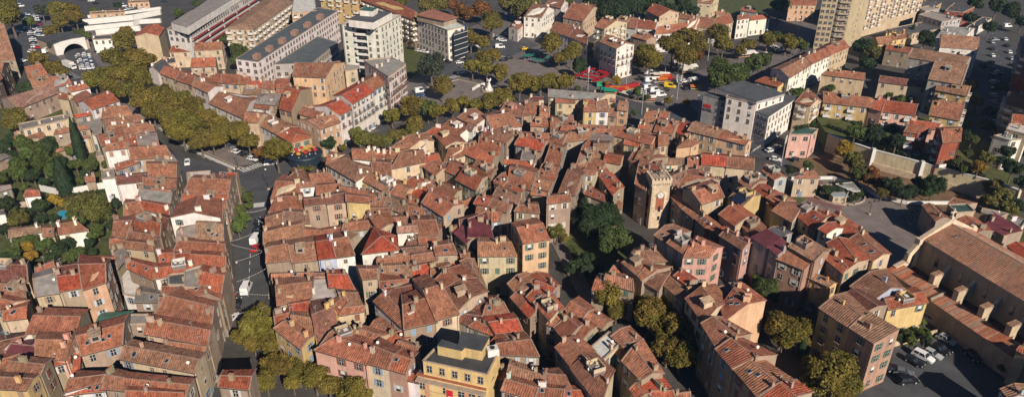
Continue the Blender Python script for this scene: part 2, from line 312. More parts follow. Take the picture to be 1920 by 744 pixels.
def house(q, H=10.0, typ='g', rc='b', wc='c', base=0.0, flags='', name='town_house', cat='house', label=None, group='houses of the old town', hip=.75, slope=.27, fl=3.0, bay=2.7, win=True, over=.35, shut=None, seedx=0):
    """q: the four eave corners (world xy); q[0]-q[1] is an eave, the ridge runs along it"""
    q = [v2(p) for p in q]
    if area(q) < 0: q = [q[1], q[0], q[3], q[2]]
    rnd = random.Random(int(q[0].x * 131 + q[0].y * 717 + q[2].x * 53) + seedx)
    c = sum(q, Vector()) / 4; o = Vector((c.x, c.y, base)); L = [p - c for p in q]
    if name == 'town_house' and cat == 'house' and group not in OLD: name = 'villa' if group and 'villa' in group else 'terraced_house'; cat = 'villa' if name == 'villa' else 'terraced house'
    elif name == 'town_house' and cat != 'house': name = cat.replace(' ', '_')
    root = empty(name, o)
    tint = rnd.uniform(.85, 1.12)
    wcol = tuple(x * tint * rnd.uniform(.96, 1.04) for x in WC[wc]); t2 = rnd.uniform(.74, 1.22); hue = rnd.uniform(.9, 1.1); mixk = rnd.choice((0, 0, .15, .35, .6)) if rc in 'brdp' else 0; alt = rnd.choice(((.26, .17, .115), (.34, .20, .12), (.20, .115, .08)))
    rcol = tuple((RC[rc][j] * (1 if j == 0 else hue)) * t2 * (1 - mixk) + alt[j] * mixk for j in range(3))
    A, B, C_, D = L; Hh = H - base
    z = lambda p, h: Vector((p.x, p.y, h))
    wid = ((D - A).length + (C_ - B).length) / 2; rise = max(.5, wid / 2 * slope)
    R1 = z((A + D) / 2, Hh + rise); R2 = z((B + C_) / 2, Hh + rise)
    if typ == 'h':
        s = min(hip * wid / 2 / max((R2 - R1).length, .1), .48); R1, R2 = R1.lerp(R2, s), R2.lerp(R1, s)
    if typ == 's': rise = max(.4, wid * slope * .55)
    # walls
    e = .02; b = MB()
    bot = [z(p, 0) for p in L]; top = [z(p, Hh) for p in L]
    fs = [(0, 1, 5, 4), (1, 2, 6, 5), (2, 3, 7, 6), (3, 0, 4, 7), (3, 2, 1, 0)]
    vs = bot + top
    if typ == 'g':
        g1 = z((A + D) / 2, Hh + rise - .05); g2 = z((B + C_) / 2, Hh + rise - .05); vs += [g1, g2]
        fs += [(5, 6, 9), (7, 4, 8), (4, 5, 9, 8), (6, 7, 8, 9)]
    elif typ == 's':
        vs += [z(C_, Hh + rise), z(D, Hh + rise)]
        fs += [(5, 6, 8), (6, 7, 9, 8), (7, 4, 9), (4, 5, 8, 9)]
    elif typ == 'f': vs = bot + top; fs += [(4, 5, 6, 7)]
    else: fs += [(4, 5, 6, 7)]
    b.add(vs, fs); solid(vs, fs, o)
    b.obj('wall', M['wall'], root, color=wcol)
    # roof
    r = MB(); mk = M['roof'] if rc in 'brodtp' else (M['sheet'] if rc in 'me' or (rc == 'g' and typ != 'f') else M['flat'])
    def outw(a, bb, d): # offset a point pair outwards
        n = Vector(((bb - a).y, -(bb - a).x, 0)).normalized(); return n * d
    up = Vector((0, 0, .12))
    if typ == 'g' or typ == 'h':
        n1 = outw(A, B, over); n2 = outw(C_, D, over); sl = rise / (wid / 2)
        dn = Vector((0, 0, -over * sl)); ex = .08
        u1 = (B - A).normalized() * ex
        a_, b_ = z(A, Hh) + n1 + dn - u1 + up, z(B, Hh) + n1 + dn + u1 + up
        c_, d_ = z(C_, Hh) + n2 + dn + u1 + up, z(D, Hh) + n2 + dn - u1 + up
        if typ == 'h':
            a_ -= u1 * 3; b_ += u1 * 3; c_ += u1 * 3; d_ -= u1 * 3
            slab(r, a_, b_, R2 + up, R1 + up, rnd=rnd); slab(r, c_, d_, R1 + up, R2 + up, rnd=rnd, v0=37)
            r1b = R1 + up + Vector((0, 0, .004)); r2b = R2 + up + Vector((0, 0, .004))
            slab(r, d_, a_, r1b, R1 + up, rnd=rnd, v0=71, jit=0.02); slab(r, b_, c_, r2b, R2 + up, rnd=rnd, v0=91, jit=0.02)
            for p, t in ((a_, R1), (d_, R1), (b_, R2), (c_, R2)): r.bar(p, t + up, .28, .1, 1)
        else:
            slab(r, a_, b_, R2 + up + u1, R1 + up - u1, rnd=rnd); slab(r, c_, d_, R1 + up - u1, R2 + up + u1, rnd=rnd, v0=37)
            if 'v' not in flags:
                for ends in ((a_, R1, d_), (b_, R2, c_)):
                    if rnd.random() < .55:
                        pr = ends[1] + up; r.bar(ends[0] + Vector((0, 0, .03)), pr + Vector((0, 0, .03)), .26, .16, 1); r.bar(ends[2] + Vector((0, 0, .03)), pr + Vector((0, 0, .03)), .26, .16, 1)
        r.bar(R1 + up, R2 + up, .24, .12, 1)
    elif typ == 's':
        n1 = outw(A, B, over); sl = rise / wid
        slab(r, z(A, Hh - over * sl) + n1 + up, z(B, Hh - over * sl) + n1 + up, z(C_, Hh + rise) + up, z(D, Hh + rise) + up, rnd=rnd)
        if rnd.random() < .6: r.bar(z(C_, Hh + rise) + up, z(D, Hh + rise) + up, .3, .2, 1)
    else:
        pp = [z(p, 0) for p in L]; ce = sum(pp, Vector()) / 4
        inn = [p.lerp(ce, .35 / max((p - ce).length, 1)) for p in pp]
        r.prism(inn, Hh - .05, Hh + .02, 0)
        for i in range(4): r.bar(z(pp[i], Hh + .15), z(pp[(i + 1) % 4], Hh + .15), .32, .42 if 'l' not in flags else .12, 1)
    if typ in 'gh' and o.length < 360:
        for g0, g1 in ((a_, b_), (c_, d_)): r.bar(g0 - Vector((0, 0, .16)), g1 - Vector((0, 0, .16)), .16, .14, 2)
    ro = r.obj('roof', [mk, M['ridge'] if typ != 'f' else M['mortar'], M['dark']], root, color=rcol)
    solid(r.v[:], [f for f in r.f], o)
    # things that grow out of the roof
    def on_roof(s, t):
        a = A.lerp(B, s); d = D.lerp(C_, s); p = a.lerp(d, t)
        if typ == 's': h = rise * t
        elif typ == 'f': h = 0
        else:
            h = rise * (1 - abs(2 * t - 1))
            if typ == 'h': k_ = min(s, 1 - s) * (B - A).length / max(wid / 2, .1) / hip; h = min(h, rise * k_)
        return z(p, Hh + h + .1)
    ang = math.atan2((B - A).y, (B - A).x)
    if 'c' not in flags and rc != 'e':
        nc = rnd.choice((1, 1, 2, 2, 3)) if wid * (B - A).length > 35 else rnd.choice((0, 1, 1))
        for k_ in range(nc):
            s = rnd.choice((rnd.uniform(.04, .16), rnd.uniform(.84, .96), rnd.uniform(.2, .8))); t = rnd.uniform(.3, .75)
            ch = link('chimney', CH[rnd.choice((0, 0, 1, 1, 2))], ro, on_roof(s, t), ang + rnd.choice((0, math.pi / 2)), tuple(x * rnd.uniform(.9, 1.1) for x in wcol))
        if rnd.random() < .2: link('satellite_dish', DISH, ro, on_roof(rnd.uniform(.1, .9), rnd.uniform(.2, .8)), -1.2 + rnd.uniform(-.3, .3))
        if rnd.random() < .3: link('roof_aerial', AER, ro, on_roof(rnd.uniform(.1, .9), rnd.uniform(.35, .65)), rnd.uniform(0, 3))
    if 'c' not in flags and typ != 'f' and wid > 5.5 and (B - A).length > 5.5 and rc in 'brtdp':
        u_ = rnd.random()
        if u_ < .14: link('dormer', DORM[0], ro, on_roof(rnd.uniform(.3, .7), .3), ang, tuple(x * .95 for x in wcol))
        elif u_ < .26: link('roof_terrace', DORM[1], ro, on_roof(rnd.uniform(.3, .7), rnd.uniform(.3, .5)), ang, tuple(x * .95 for x in wcol))
    ns = 3 if 'k' in flags else (rnd.choice((1, 2)) if rnd.random() < .18 and rc not in 'ems' and typ != 'f' else 0)
    for k_ in range(ns):
        t = rnd.uniform(.15, .35); s = rnd.uniform(.15, .85)
        if typ == 's': t = rnd.uniform(.3, .7); tilt = math.atan2(rise, wid)
        else: tilt = math.atan2(rise, wid / 2)
        link('skylight', SKYL, ro, on_roof(s, t) + Vector((0, 0, .06)), (tilt, 0, ang), None)
    wl = dict(root=root, L=L, H=Hh, base=base, typ=typ, rnd=rnd, wc=wc, fl=fl, bay=bay, win=win, flags=flags, shut=shut if shut is not None else rnd.choice(SHC), rise=rise, o=o)
    WALLS.append(wl); root['_w'] = 0
    bl = label or f"{RN[rc]} {WN[wc]} {cat}"
    later(root, bl, cat, group, (c.x, c.y, H))
    return root
def parse(t, s, H0=10.0, **kw):
    for ln in s.strip().splitlines():
        ln = ln.split('#')[0].split()
        if not ln: continue
        pts = [tuple(map(float, a.split(','))) for a in ln[:4]]; k = dict(kw); H = None; k['rc'] = ln[4]; k['wc'] = ln[5]
        for a in ln[6:]:
            if a[0].isdigit(): H = float(a)
            elif a in ('g', 'h', 's', 'f'): k['typ'] = a
            elif a.startswith('+'): k['flags'] = a[1:]
        px = [tp(t, *p) for p in pts]
        if H is None: H = H0 + random.Random(int(px[0][0] * 13 + px[0][1] * 7)).uniform(-.35, .35)
        if any(-140 < x < 2060 and -60 < y < 900 for x, y in px): PEND.append(dict(px=px, H=H, k=k, old=k.get('group') in OLD))
PEND = []
OLD = {'houses of the row left of the boulevard', 'houses of the wedge between the boulevard and the shopping street', 'houses between the shopping street and the middle lane', 'houses between the dark alleys', 'houses behind the square',
       'houses below the plane trees of the square', 'houses right of the clock tower', 'houses below the church square', 'houses at the bottom left of the town', 'houses above the plane trees at the bottom',
       'houses around the yellow corner building', 'houses left of the narrow lane', 'houses right of the narrow lane', 'houses above the autumn trees', 'houses by the church yard', 'houses between the autumn trees', 'houses by the market'}
LANES = [('B4', '240,30 130,160 100,210 50,320 0,380'), ('B3', '1000,180 950,320 820,440 760,470 700,560 710,640'), ('B4', '400,90 300,240 250,370 190,440 110,520 130,590 215,744'), ('B4', '560,80 470,220 400,340 340,400 350,540'),
         ('C4', '130,180 200,330 345,520 520,670 640,760'), ('B1', '1040,290 1000,335 965,450 950,560 880,720'), ('C1', '560,330 450,460 290,744'), ('B3', '235,325 400,400 560,500 570,600'), ('B5', '175,420 330,570 450,640 600,744'), ('C1', '170,0 180,230'), ('C4', '130,100 0,60')]
def seg_hit(p, d, a, b):
    e = (b[0] - a[0], b[1] - a[1]); den = d[0] * e[1] - d[1] * e[0]
    if abs(den) < 1e-9: return None
    w = (a[0] - p[0], a[1] - p[1]); t = (w[0] * e[1] - w[1] * e[0]) / den; u = (w[0] * d[1] - w[1] * d[0]) / den
    return t if t > -.01 and -.001 <= u <= 1.001 else None
def inside(p, q):
    s = [(q[(i + 1) % 4][0] - q[i][0]) * (p[1] - q[i][1]) - (q[(i + 1) % 4][1] - q[i][1]) * (p[0] - q[i][0]) for i in range(4)]
    return min(s) >= 0 or max(s) <= 0
def convex(q):
    s = [(q[(i + 1) % 4][0] - q[i][0]) * (q[(i + 2) % 4][1] - q[(i + 1) % 4][1]) - (q[(i + 1) % 4][1] - q[i][1]) * (q[(i + 2) % 4][0] - q[(i + 1) % 4][0]) for i in range(4)]
    return min(s) * max(s) > 0
def build_houses():
    """close the slivers between roofs that touch in the town: party walls, not gaps; lanes stay open"""
    lanes = []
    for t, s in LANES:
        q = [tp(t, *map(float, a.split(','))) for a in s.split()]; lanes += list(zip(q, q[1:]))
    for it in range(2):
        for h in PEND:
            if not h['old']: continue
            q = h['px']; c = (sum(p[0] for p in q) / 4, sum(p[1] for p in q) / 4); sc = max(.35, scale_at(c[1]) / 7.5); lim = GROW * sc
            oth = [g for g in PEND if g is not h and abs(g['px'][0][0] - c[0]) < 160 and abs(g['px'][0][1] - c[1]) < 130]
            for i in range(4):
                a, b = q[i], q[(i + 1) % 4]; ex, ey = b[0] - a[0], b[1] - a[1]; L = math.hypot(ex, ey)
                if L < 2: continue
                n = (ey / L, -ex / L)
                if (c[0] - a[0]) * n[0] + (c[1] - a[1]) * n[1] > 0: n = (-n[0], -n[1])
                ds = []
                for s in (.08, .35, .65, .92):
                    p = (a[0] + ex * s, a[1] + ey * s); d = 99; blocked = False
                    for g in oth:
                        if inside(p, g['px']): d = 0; break
                        for j in range(4):
                            t = seg_hit(p, n, g['px'][j], g['px'][(j + 1) % 4])
                            if t is not None and t < d:
                                d = t
                                down = n[1] > .5 and h['k']['wc'] not in 's' and it == 0
                                blocked = down and t > 4 * sc or (n[1] < -.5 and g['k']['wc'] not in 's' and t > 5 * sc)
                    for la, lb in lanes:
                        t = seg_hit(p, n, la, lb)
                        if t is not None and t < d + 1: d = 99
                    ds.append(99 if blocked else d)
                if sum(x <= lim for x in ds) < 3: continue
                ds = [min(x, lim) for x in ds]
                e0, e1 = min(ds[0], ds[1]) + .4 * sc, min(ds[3], ds[2]) + .4 * sc
                q2 = list(q); q2[i] = (a[0] + n[0] * e0, a[1] + n[1] * e0); q2[(i + 1) % 4] = (b[0] + n[0] * e1, b[1] + n[1] * e1)
                if convex(q2): q = h['px'] = q2
    for h in PEND:
        if not convex(h['px']): print('NONCONVEX', h['px'])
        house([P(x, y, h['H']) for x, y in h['px']], h['H'], **h['k'])
    PEND.clear()
GROW = 19
# window meshes, shared
def win_mesh(w_, h, kind=0):
    b = MB()   # x along the wall, y outwards
    b.box((0, .0, 0), (w_ + .24, .08, h + .24), 0, 0)
    b.box((0, .025, 0), (w_, .08, h), 0, 1)
    b.box((0, .04, 0), (.06, .09, h), 0, 2); b.box((0, .04, h * .1), (w_, .09, .05), 0, 2)
    b.box((0, .08, -h / 2 - .14), (w_ + .3, .22, .1), 0, 0)
    return mesh('window', b.v, b.f, [M['mortar'], M['glass'], M['frame']], b.uv, b.m)
def shut_mesh(w_, h):
    b = MB(); b.box((0, 0, 0), (w_, .06, h))
    for i in range(4): b.box((0, .035, -h / 2 + h * (i + .5) / 4), (w_ * .8, .02, .05))
    return mesh('shutter', b.v, b.f, [M['paint']], b.uv, b.m)
def win_blind(w_, h):
    b = MB(); b.box((0, .0, 0), (w_ + .24, .08, h + .24), 0, 0); b.box((0, .025, 0), (w_, .08, h), 0, 1); b.box((0, .04, h * .2), (w_ * .96, .08, h * .56), 0, 2); b.box((0, .08, -h / 2 - .14), (w_ + .3, .22, .1), 0, 0)
    return mesh('window', b.v, b.f, [M['mortar'], M['glass'], M['white']], b.uv, b.m)
WBL = win_blind(.95, 1.5)
WIN = {'n': (win_mesh(.95, 1.5), 1.0, 1.55), 's': (win_mesh(.75, .8), .8, .8), 'd': (win_mesh(1.5, 1.4), 1.5, 1.4)}
SHUT = shut_mesh(.5, 1.6)
def door_mesh():
    b = MB(); b.box((0, 0, 1.15), (1.25, .1, 2.3), 0, 0); b.box((0, .04, 1.08), (1.0, .1, 2.1), 0, 1); b.lathe((.38, .1, 1.0), [(.04, 0), (.04, .06)], 6, 2)
    return mesh('door', b.v, b.f, [M['mortar'], M['paint'], M['steel']], b.uv, b.m)
DOOR = door_mesh()
def balc_mesh(w_=2.6, solid_=True):
    b = MB(); b.box((0, .55, 0), (w_, 1.1, .16)); b.box((0, 1.06, .55), (w_, .08, 1.0), 0, 1); b.box((-w_ / 2, .55, .55), (.08, 1.1, 1.0), 0, 1); b.box((w_ / 2, .55, .55), (.08, 1.1, 1.0), 0, 1)
    return mesh('balcony', b.v, b.f, [M['white'], M['paint']], b.uv, b.m)
BALC = balc_mesh()
def rail_mesh(w_=2.0):
    b = MB(); b.box((0, .35, 0), (w_, .7, .12)); b.bar((-w_ / 2, .68, .95), (w_ / 2, .68, .95), .05, .05, 1)
    for i in range(11): b.bar((-w_ / 2 + w_ * i / 10, .68, 0), (-w_ / 2 + w_ * i / 10, .68, .95), .03, .03, 1)
    return mesh('balcony', b.v, b.f, [M['mortar'], M['dark']], b.uv, b.m)
RAIL = rail_mesh()
NW = [0, 0, 0]
def windows_pass():
    bvh = BVHTree.FromPolygons(BV, BF)
    eyes = [Vector((0, 0, HC)), Vector((-7, 3, HC)), Vector((7, 3, HC))]
    def seen(p):
        for e in eyes:
            d = p - e; L = d.length; hit = bvh.ray_cast(e, d / L, L - .15)
            if hit[0] is None: return True
        return False
    for wl in WALLS:
        if not wl['win']: continue
        L, H, rnd, o = wl['L'], wl['H'], wl['rnd'], wl['o']; cnt = 0; door = False
        near = o.length < 330; sh = wl['shut']; mode = wl['flags']
        edges = []
        for i in range(4):
            a, b = L[i], L[(i + 1) % 4]; d = b - a; ln = d.length
            if ln < 2.2: continue
            d = d / ln; n = Vector((d.y, -d.x, 0))
            mid = o + (a + b) / 2; edges.append((n.dot(Vector((0, 0, 0)) - v2(mid)), i, a, b, d, n, ln))
        for fac, i, a, b, d, n, ln in edges:
            if fac <= 0: continue
            gable = (i in (1, 3)) and wl['typ'] in 'gs'
            if gable and 'W' not in mode and rnd.random() < .35: continue
            bay = wl['bay'] * rnd.uniform(.92, 1.12); nb = max(1, int((ln - 1.0) / bay)); nf = max(1, int((H - .8) / wl['fl']))
            if gable and 'W' not in mode: nb = max(1, nb - 1)
            ang = math.atan2(d.y, d.x) + math.pi   # local +y must face outwards
            for f in range(nf):
                zc = H - 1.45 - f * wl['fl']
                if f == nf - 1 and nf > 1 and zc > 1.6: zc = min(zc, 1.9)
                if zc < 1.0: continue
                for k in range(nb):
                    if cnt >= 96: break
                    if rnd.random() < (.10 if 'W' in mode else .22): continue
                    x = ln * (k + .5) / nb + (0 if 'W' in mode else rnd.uniform(-.15, .15))
                    p = a + d * x + n * .03; wp = Vector((p.x, p.y, zc)) + o
                    px = proj(wp)
                    if not (-25 < px[0] < 1945 and -25 < px[1] < 775): continue
                    if not seen(wp + n * .25): continue
                    kind = 'd' if 'D' in mode else ('s' if (f == 0 and nf > 2 and 'W' not in mode and rnd.random() < .4) else 'n')
                    me, ww, hh = WIN[kind]
                    if kind == 'n' and rnd.random() < .2: me = WBL
                    wo = link('window', me, wl['root'], (p.x, p.y, zc), ang); cnt += 1; NW[0] += 1
                    if 'B' in mode and f < nf - 1 and (k % 2 == 0):
                        q_ = a + d * x + n * .02; link('balcony', BALC, wl['root'], (q_.x, q_.y, zc - 1.0), ang, wl.get('bcol', (.62, .58, .52)))
                    elif 'R' in mode and f in (1, 2): link('balcony', RAIL, wo, (0, 0, -1.0))
                    if kind == 'n' and near and 'N' not in mode and rnd.random() < .8:
                        NW[1] += 1
                        if rnd.random() < .25: # closed pair
                            for s in (-1, 1): link('shutter', SHUT, wo, (s * .26, .1, 0), 0, sh)
                        else:
                            for s in (-1, 1): link('shutter', SHUT, wo, (s * .82, .05, 0), 0, sh)
            if near and not gable and ln > 4 and rnd.random() < .6:
                pd = a + d * (ln - .35 if rnd.random() < .5 else .35) + n * .12; pm = MB(); pm.bar((0, 0, 0), (0, 0, H - .1), .11, .11); pm.obj('drainpipe', M['dark'] if rnd.random() < .5 else M['ridge'], wl['root'], (pd.x, pd.y, 0))
            if not door and ln > 3:
                p = a + d * ln * rnd.choice((.2, .35, .65, .8)) + n * .03; wp = Vector((p.x, p.y, 1.2)) + o
                if seen(wp + n * .25): link('door', DOOR, wl['root'], (p.x, p.y, 0), ang, rnd.choice(SHC)); door = True
    print('windows', NW, 'houses', len(WALLS))
# ---------------------------------------------------------------- ground
gb = MB(); gb.add([(-3000, -200, 0), (3000, -200, 0), (3000, 5000, 0), (-3000, 5000, 0)], [(0, 1, 2, 3)])
struct(gb.obj('ground', M['base']))
GZ = [0]
def zone(name, t, s, m, z=None):
    GZ[0] += 1; zz = .004 * GZ[0] if z is None else z
    pts = [P(*tp(t, *map(float, a.split(',')))) for a in s.split()]
    b = MB(); b.add([(p.x, p.y, zz) for p in pts], [tuple(range(len(pts)))])
    o = b.obj(name, M[m]); me = o.data
    if me.polygons[0].normal.z < 0: me.flip_normals()
    return struct(o)
G = ('G')
TILE['G'] = (0, 0); K1 = (0, 0, 1)
# x,y in photograph pixels from here on where the tile is K1
zone('gardens_ground', K1, '0,180 130,200 240,290 250,420 210,500 60,505 0,500', 'grass')
zone('garden_path', K1, '85,366 200,350 215,358 90,378', 'earth')
zone('garden_path', K1, '0,315 60,320 55,335 0,330', 'pave')
zone('road', K1, '5,0 75,0 90,60 110,130 150,150 205,190 330,290 455,320 540,310 600,300 640,240 560,320 520,345 500,400 500,470 498,560 478,600 455,600 438,470 440,400 450,350 430,330 340,335 318,300 240,215 120,150 40,110 25,60', 'asphalt')
zone('car_park', K1, '70,20 120,60 150,60 180,50 200,45 220,140 160,150 110,110', 'asphalt2')
zone('road', K1, '110,85 145,60 165,95 205,150 200,190 150,160', 'asphalt')
zone('boulevard_walk', K1, '150,150 225,140 330,225 470,290 500,305 440,312 330,262 240,205', 'pave')
zone('road', K1, '225,140 300,150 350,185 500,250 560,290 545,320 480,308 430,280 330,222 260,190', 'asphalt')
zone('town_square', K1, '640,250 720,150 780,100 860,60 960,20 1020,60 1150,130 1290,140 1420,90 1480,20 1560,40 1440,150 1330,190 1320,240 1230,210 1180,190 1120,170 1020,160 900,170 800,210 700,250', 'asphalt2')
zone('square_paving', K1, '920,122 955,110 1000,118 1075,125 1120,150 1090,165 1000,162 950,150', 'pave')
zone('square_paving', K1, '800,165 860,150 905,160 925,170 880,190 800,195', 'pave')
zone('road', K1, '850,60 985,70 1010,85 960,105 900,118 850,150 800,160 780,190 720,245 690,240 760,180 820,140 845,100', 'asphalt')
zone('lawn', K1, '755,85 795,95 815,120 765,150 752,110', 'grass')
zone('road', K1, '1120,170 1190,190 1230,200 1290,195 1330,230 1290,235 1220,232 1140,205', 'asphalt')
zone('road', K1, '1400,240 1440,270 1530,285 1560,300 1500,330 1440,300 1400,290 1380,270', 'asphalt')
zone('dry_ground', K1, '1480,300 1560,290 1600,280 1850,380 1840,410 1700,395 1600,345 1500,340', 'earth')
zone('church_square', K1, '1395,320 1480,335 1545,335 1585,340 1630,362 1700,385 1770,395 1780,420 1700,520 1600,560 1500,420 1390,400', 'pave')
zone('lawn', K1, '1470,352 1502,345 1515,372 1498,382 1474,370', 'grass')
zone('park_path', K1, '1495,338 1540,338 1550,352 1528,365 1540,378 1580,385 1575,395 1520,380 1500,365', 'red_pave')
zone('lawn', K1, '1528,362 1535,348 1570,342 1608,352 1612,372 1590,380 1545,378', 'grass')
zone('yard', K1, '1640,560 1760,560 1920,650 1920,800 1500,800 1600,720 1640,690', 'asphalt')
zone('garden_bed', K1, '1680,610 1745,615 1755,635 1690,650 1675,640', 'grass')
zone('avenue', K1, '1830,60 1880,60 1935,140 1915,330 1850,310 1830,200', 'asphalt')
zone('gardens_ground', K1, '1500,200 1660,205 1820,240 1900,330 1930,470 1850,420 1840,360 1620,290 1540,245', 'grass')
zone('gardens_ground', K1, '1040,380 1140,400 1195,470 1190,560 1130,600 1085,560 1030,450', 'grass')
zone('gardens_ground', K1, '1130,0 1480,0 1440,30 1300,70 1200,40 1130,20', 'grass')
zone('stone_steps', K1, '1032,450 1055,450 1120,560 1100,585', 'pave')
# painted markings
def stripes(a, b, n, wd, ln, z=.2, name='zebra_crossing'):
    pa, pb = P(*a), P(*b); d = (pb - pa); n_ = Vector((-d.y, d.x, 0)).normalized(); m = MB()
    for i in range(n):
        c = pa.lerp(pb, (i + .5) / n); m.bar(c - n_ * ln / 2 + Vector((0, 0, z)), c + n_ * ln / 2 + Vector((0, 0, z)), wd, .006)
    o = m.obj(name, M['mark']); struct(o)
stripes((452, 322), (492, 308), 9, .5, 3.5); stripes((475, 386), (496, 384), 6, .5, 3); stripes((845, 148), (868, 138), 8, .5, 3.5)
stripes((118, 132), (148, 148), 8, .5, 3); stripes((1855, 150), (1895, 158), 8, .5, 3); stripes((925, 112), (945, 106), 6, .5, 3)
def dashes(pts, n, name='lane_marking', z=.2, ln=2.0):
    m = MB(); w_ = [P(*p) for p in pts]; seg = [(w_[i + 1] - w_[i]).length for i in range(len(w_) - 1)]; T = sum(seg)
    for k in range(n):
        s = T * (k + .5) / n; i = 0
        while s > seg[i]: s -= seg[i]; i += 1
        d = (w_[i + 1] - w_[i]).normalized(); c = w_[i] + d * s + Vector((0, 0, z)); m.bar(c - d * ln / 2, c + d * ln / 2, .15, .006)
    struct(m.obj(name, M['mark']))
dashes([(252, 205), (330, 268), (380, 295), (440, 318)], 22); dashes([(262, 195), (340, 235), (430, 285), (480, 302)], 22); dashes([(500, 400), (470, 470), (465, 560)], 12)
dashes([(60, 20), (60, 70), (85, 120)], 14); dashes([(1860, 60), (1880, 140), (1885, 300)], 16)
# kerbs of the boulevard walk and the square
def kerb(pts, name='kerb', h=.14, wd=.3, m='mortar'):
    b = MB(); w_ = [P(*p) for p in pts]
    for i in range(len(w_) - 1): b.bar(w_[i] + Vector((0, 0, h / 2 + .1)), w_[i + 1] + Vector((0, 0, h / 2 + .1)), wd, h + .2)
    return struct(b.obj(name, M[m]))
kerb([(240, 205), (330, 262), (440, 312), (470, 318)]); kerb([(330, 222), (430, 280), (490, 306)]); kerb([(800, 165), (860, 150), (905, 160), (925, 172)])
kerb([(1120, 170), (1190, 190), (1240, 193), (1262, 180)]); kerb([(438, 400), (430, 470), (440, 560)]); kerb([(508, 400), (500, 470), (505, 560)])

# ---------------------------------------------------------------- houses, eave corners read off the photograph
W_ = dict(group='houses along the left side of the tree-lined boulevard')
parse('A1', '''
160,450 265,415 215,368 135,372 b s 8
185,490 290,470 265,415 160,450 b s 8
290,492 400,466 370,440 268,418 b g 8
100,608 335,515 245,485 5,550 p s 7 +c
395,512 500,490 440,468 365,492 r w 9
325,545 380,555 385,522 340,518 r c 8
425,590 510,530 460,512 385,552 b c 9
510,612 665,562 575,512 435,572 r w 10
565,665 740,640 690,592 600,592 b c 9.5
600,716 800,672 760,642 560,668 b c 10
590,752 860,745 800,680 640,700 r w 10
420,657 510,640 500,625 410,640 o s 8
130,725 400,662 370,640 100,695 g c 8 f
300,748 500,716 470,698 330,720 b s 9
85,332 -60,345 -60,170 30,160 t s 9
-60,395 10,405 50,352 -40,345 r s 11
-60,500 8,440 -10,405 -80,410 r s 10
''', **W_)
parse('A1', '''
885,202 915,155 820,143 752,205 r c 14 +cv
''', win=False, hip=1, label='terracotta-roofed cream gable-end building beside the plane trees', cat='building', group=None)
parse('A1', '''
880,405 945,370 900,335 830,380 s w 7
910,362 980,352 975,325 905,325 k c 6 f
''', group='small buildings by the plane trees')
parse('A2', '''
0,410 90,444 145,396 55,368 b c 11
90,447 182,476 222,425 142,396 b c 11.5
184,480 268,518 350,482 240,440 b w 11
275,575 470,663 545,545 395,520 b w 10 +k
465,682 545,684 600,634 490,620 b c 10
235,442 345,464 345,412 230,405 b c 9
346,464 440,470 450,416 346,412 b c 9
442,470 500,472 512,428 452,418 b c 9
505,492 568,490 575,450 515,452 o c 8
570,502 643,496 643,452 578,452 b s 8
646,492 742,486 740,436 652,440 b s 9
460,525 560,530 592,494 480,484 t c 9
515,575 640,586 682,522 560,526 g s 10 h
500,598 610,612 650,566 520,570 b w 9
665,605 735,624 845,492 735,478 r c 12
650,522 700,540 735,498 660,500 b c 10
742,427 925,434 1028,350 770,352 b o 15 +ck
780,636 868,660 950,626 800,600 b c 11
893,720 1005,680 940,644 765,670 b o 11 +W
1000,644 1066,610 962,560 862,595 o w 13 +RW
1070,580 1188,512 1090,467 966,534 o w 15 +RW
192,284 345,276 355,238 205,240 r c 10 +W
52,292 188,288 160,238 100,264 r c 8
172,376 312,370 315,323 192,325 r c 8
''', group='houses between the boulevard and the square')
parse('A3', '''
-28,418 130,375 95,352 -28,352 b c 13 
292,508 415,440 320,402 200,462 b w 15 +RW
140,400 220,385 215,345 140,340 g c 12 f
''', group='houses between the boulevard and the square')
parse('A3', '''
383,430 478,360 395,322 245,340 g w 19 f +RWv
''', group=None, cat='apartment block', label='ornate cream corner apartment block with a stepped mansard top', bay=2.4)
parse(K1, '''
481.5,232 520,252 560,238 502,215 b w 8
521,253 547,268 584,258 549,234 r c 8 h
560,214 597,225 638,210 596,197 b o 9
''', group='houses between the boulevard and the square')
# left side of the boulevard, going down
parse('B1', '''
560,80 700,40 670,-5 535,45 r s
700,48 862,20 850,-15 690,-5 b s
585,122 700,112 682,76 602,88 b w
668,106 752,66 745,38 665,78 r s 
722,138 755,120 745,85 705,95 r s 9
778,82 890,86 870,42 775,50 g g 11
730,164 958,152 905,95 725,98 b s
645,237 790,192 770,168 642,203 r s 9
865,190 988,190 962,158 870,160 g c 10 f
830,262 985,266 998,200 815,196 r c 11
652,312 800,297 790,252 650,266 d w 9
570,287 640,282 635,226 570,236 g w 8 f
805,312 985,340 1000,272 805,268 b s
772,368 958,384 980,346 800,322 g s 10
852,358 955,366 955,348 850,330 b s 11
758,436 948,468 955,424 770,398 r w
682,484 756,442 768,400 702,398 b s
648,564 712,600 752,478 652,508 b s
750,545 898,600 914,520 800,478 r s
915,542 938,572 955,492 890,472 d s
707,614 870,628 900,586 732,562 b s
612,664 702,640 700,603 622,612 b s 9
715,668 855,682 870,636 718,622 b c
440,748 620,748 620,712 450,716 r s 9
625,752 700,702 690,670 642,682 g s 9
''', group='houses of the row left of the boulevard')
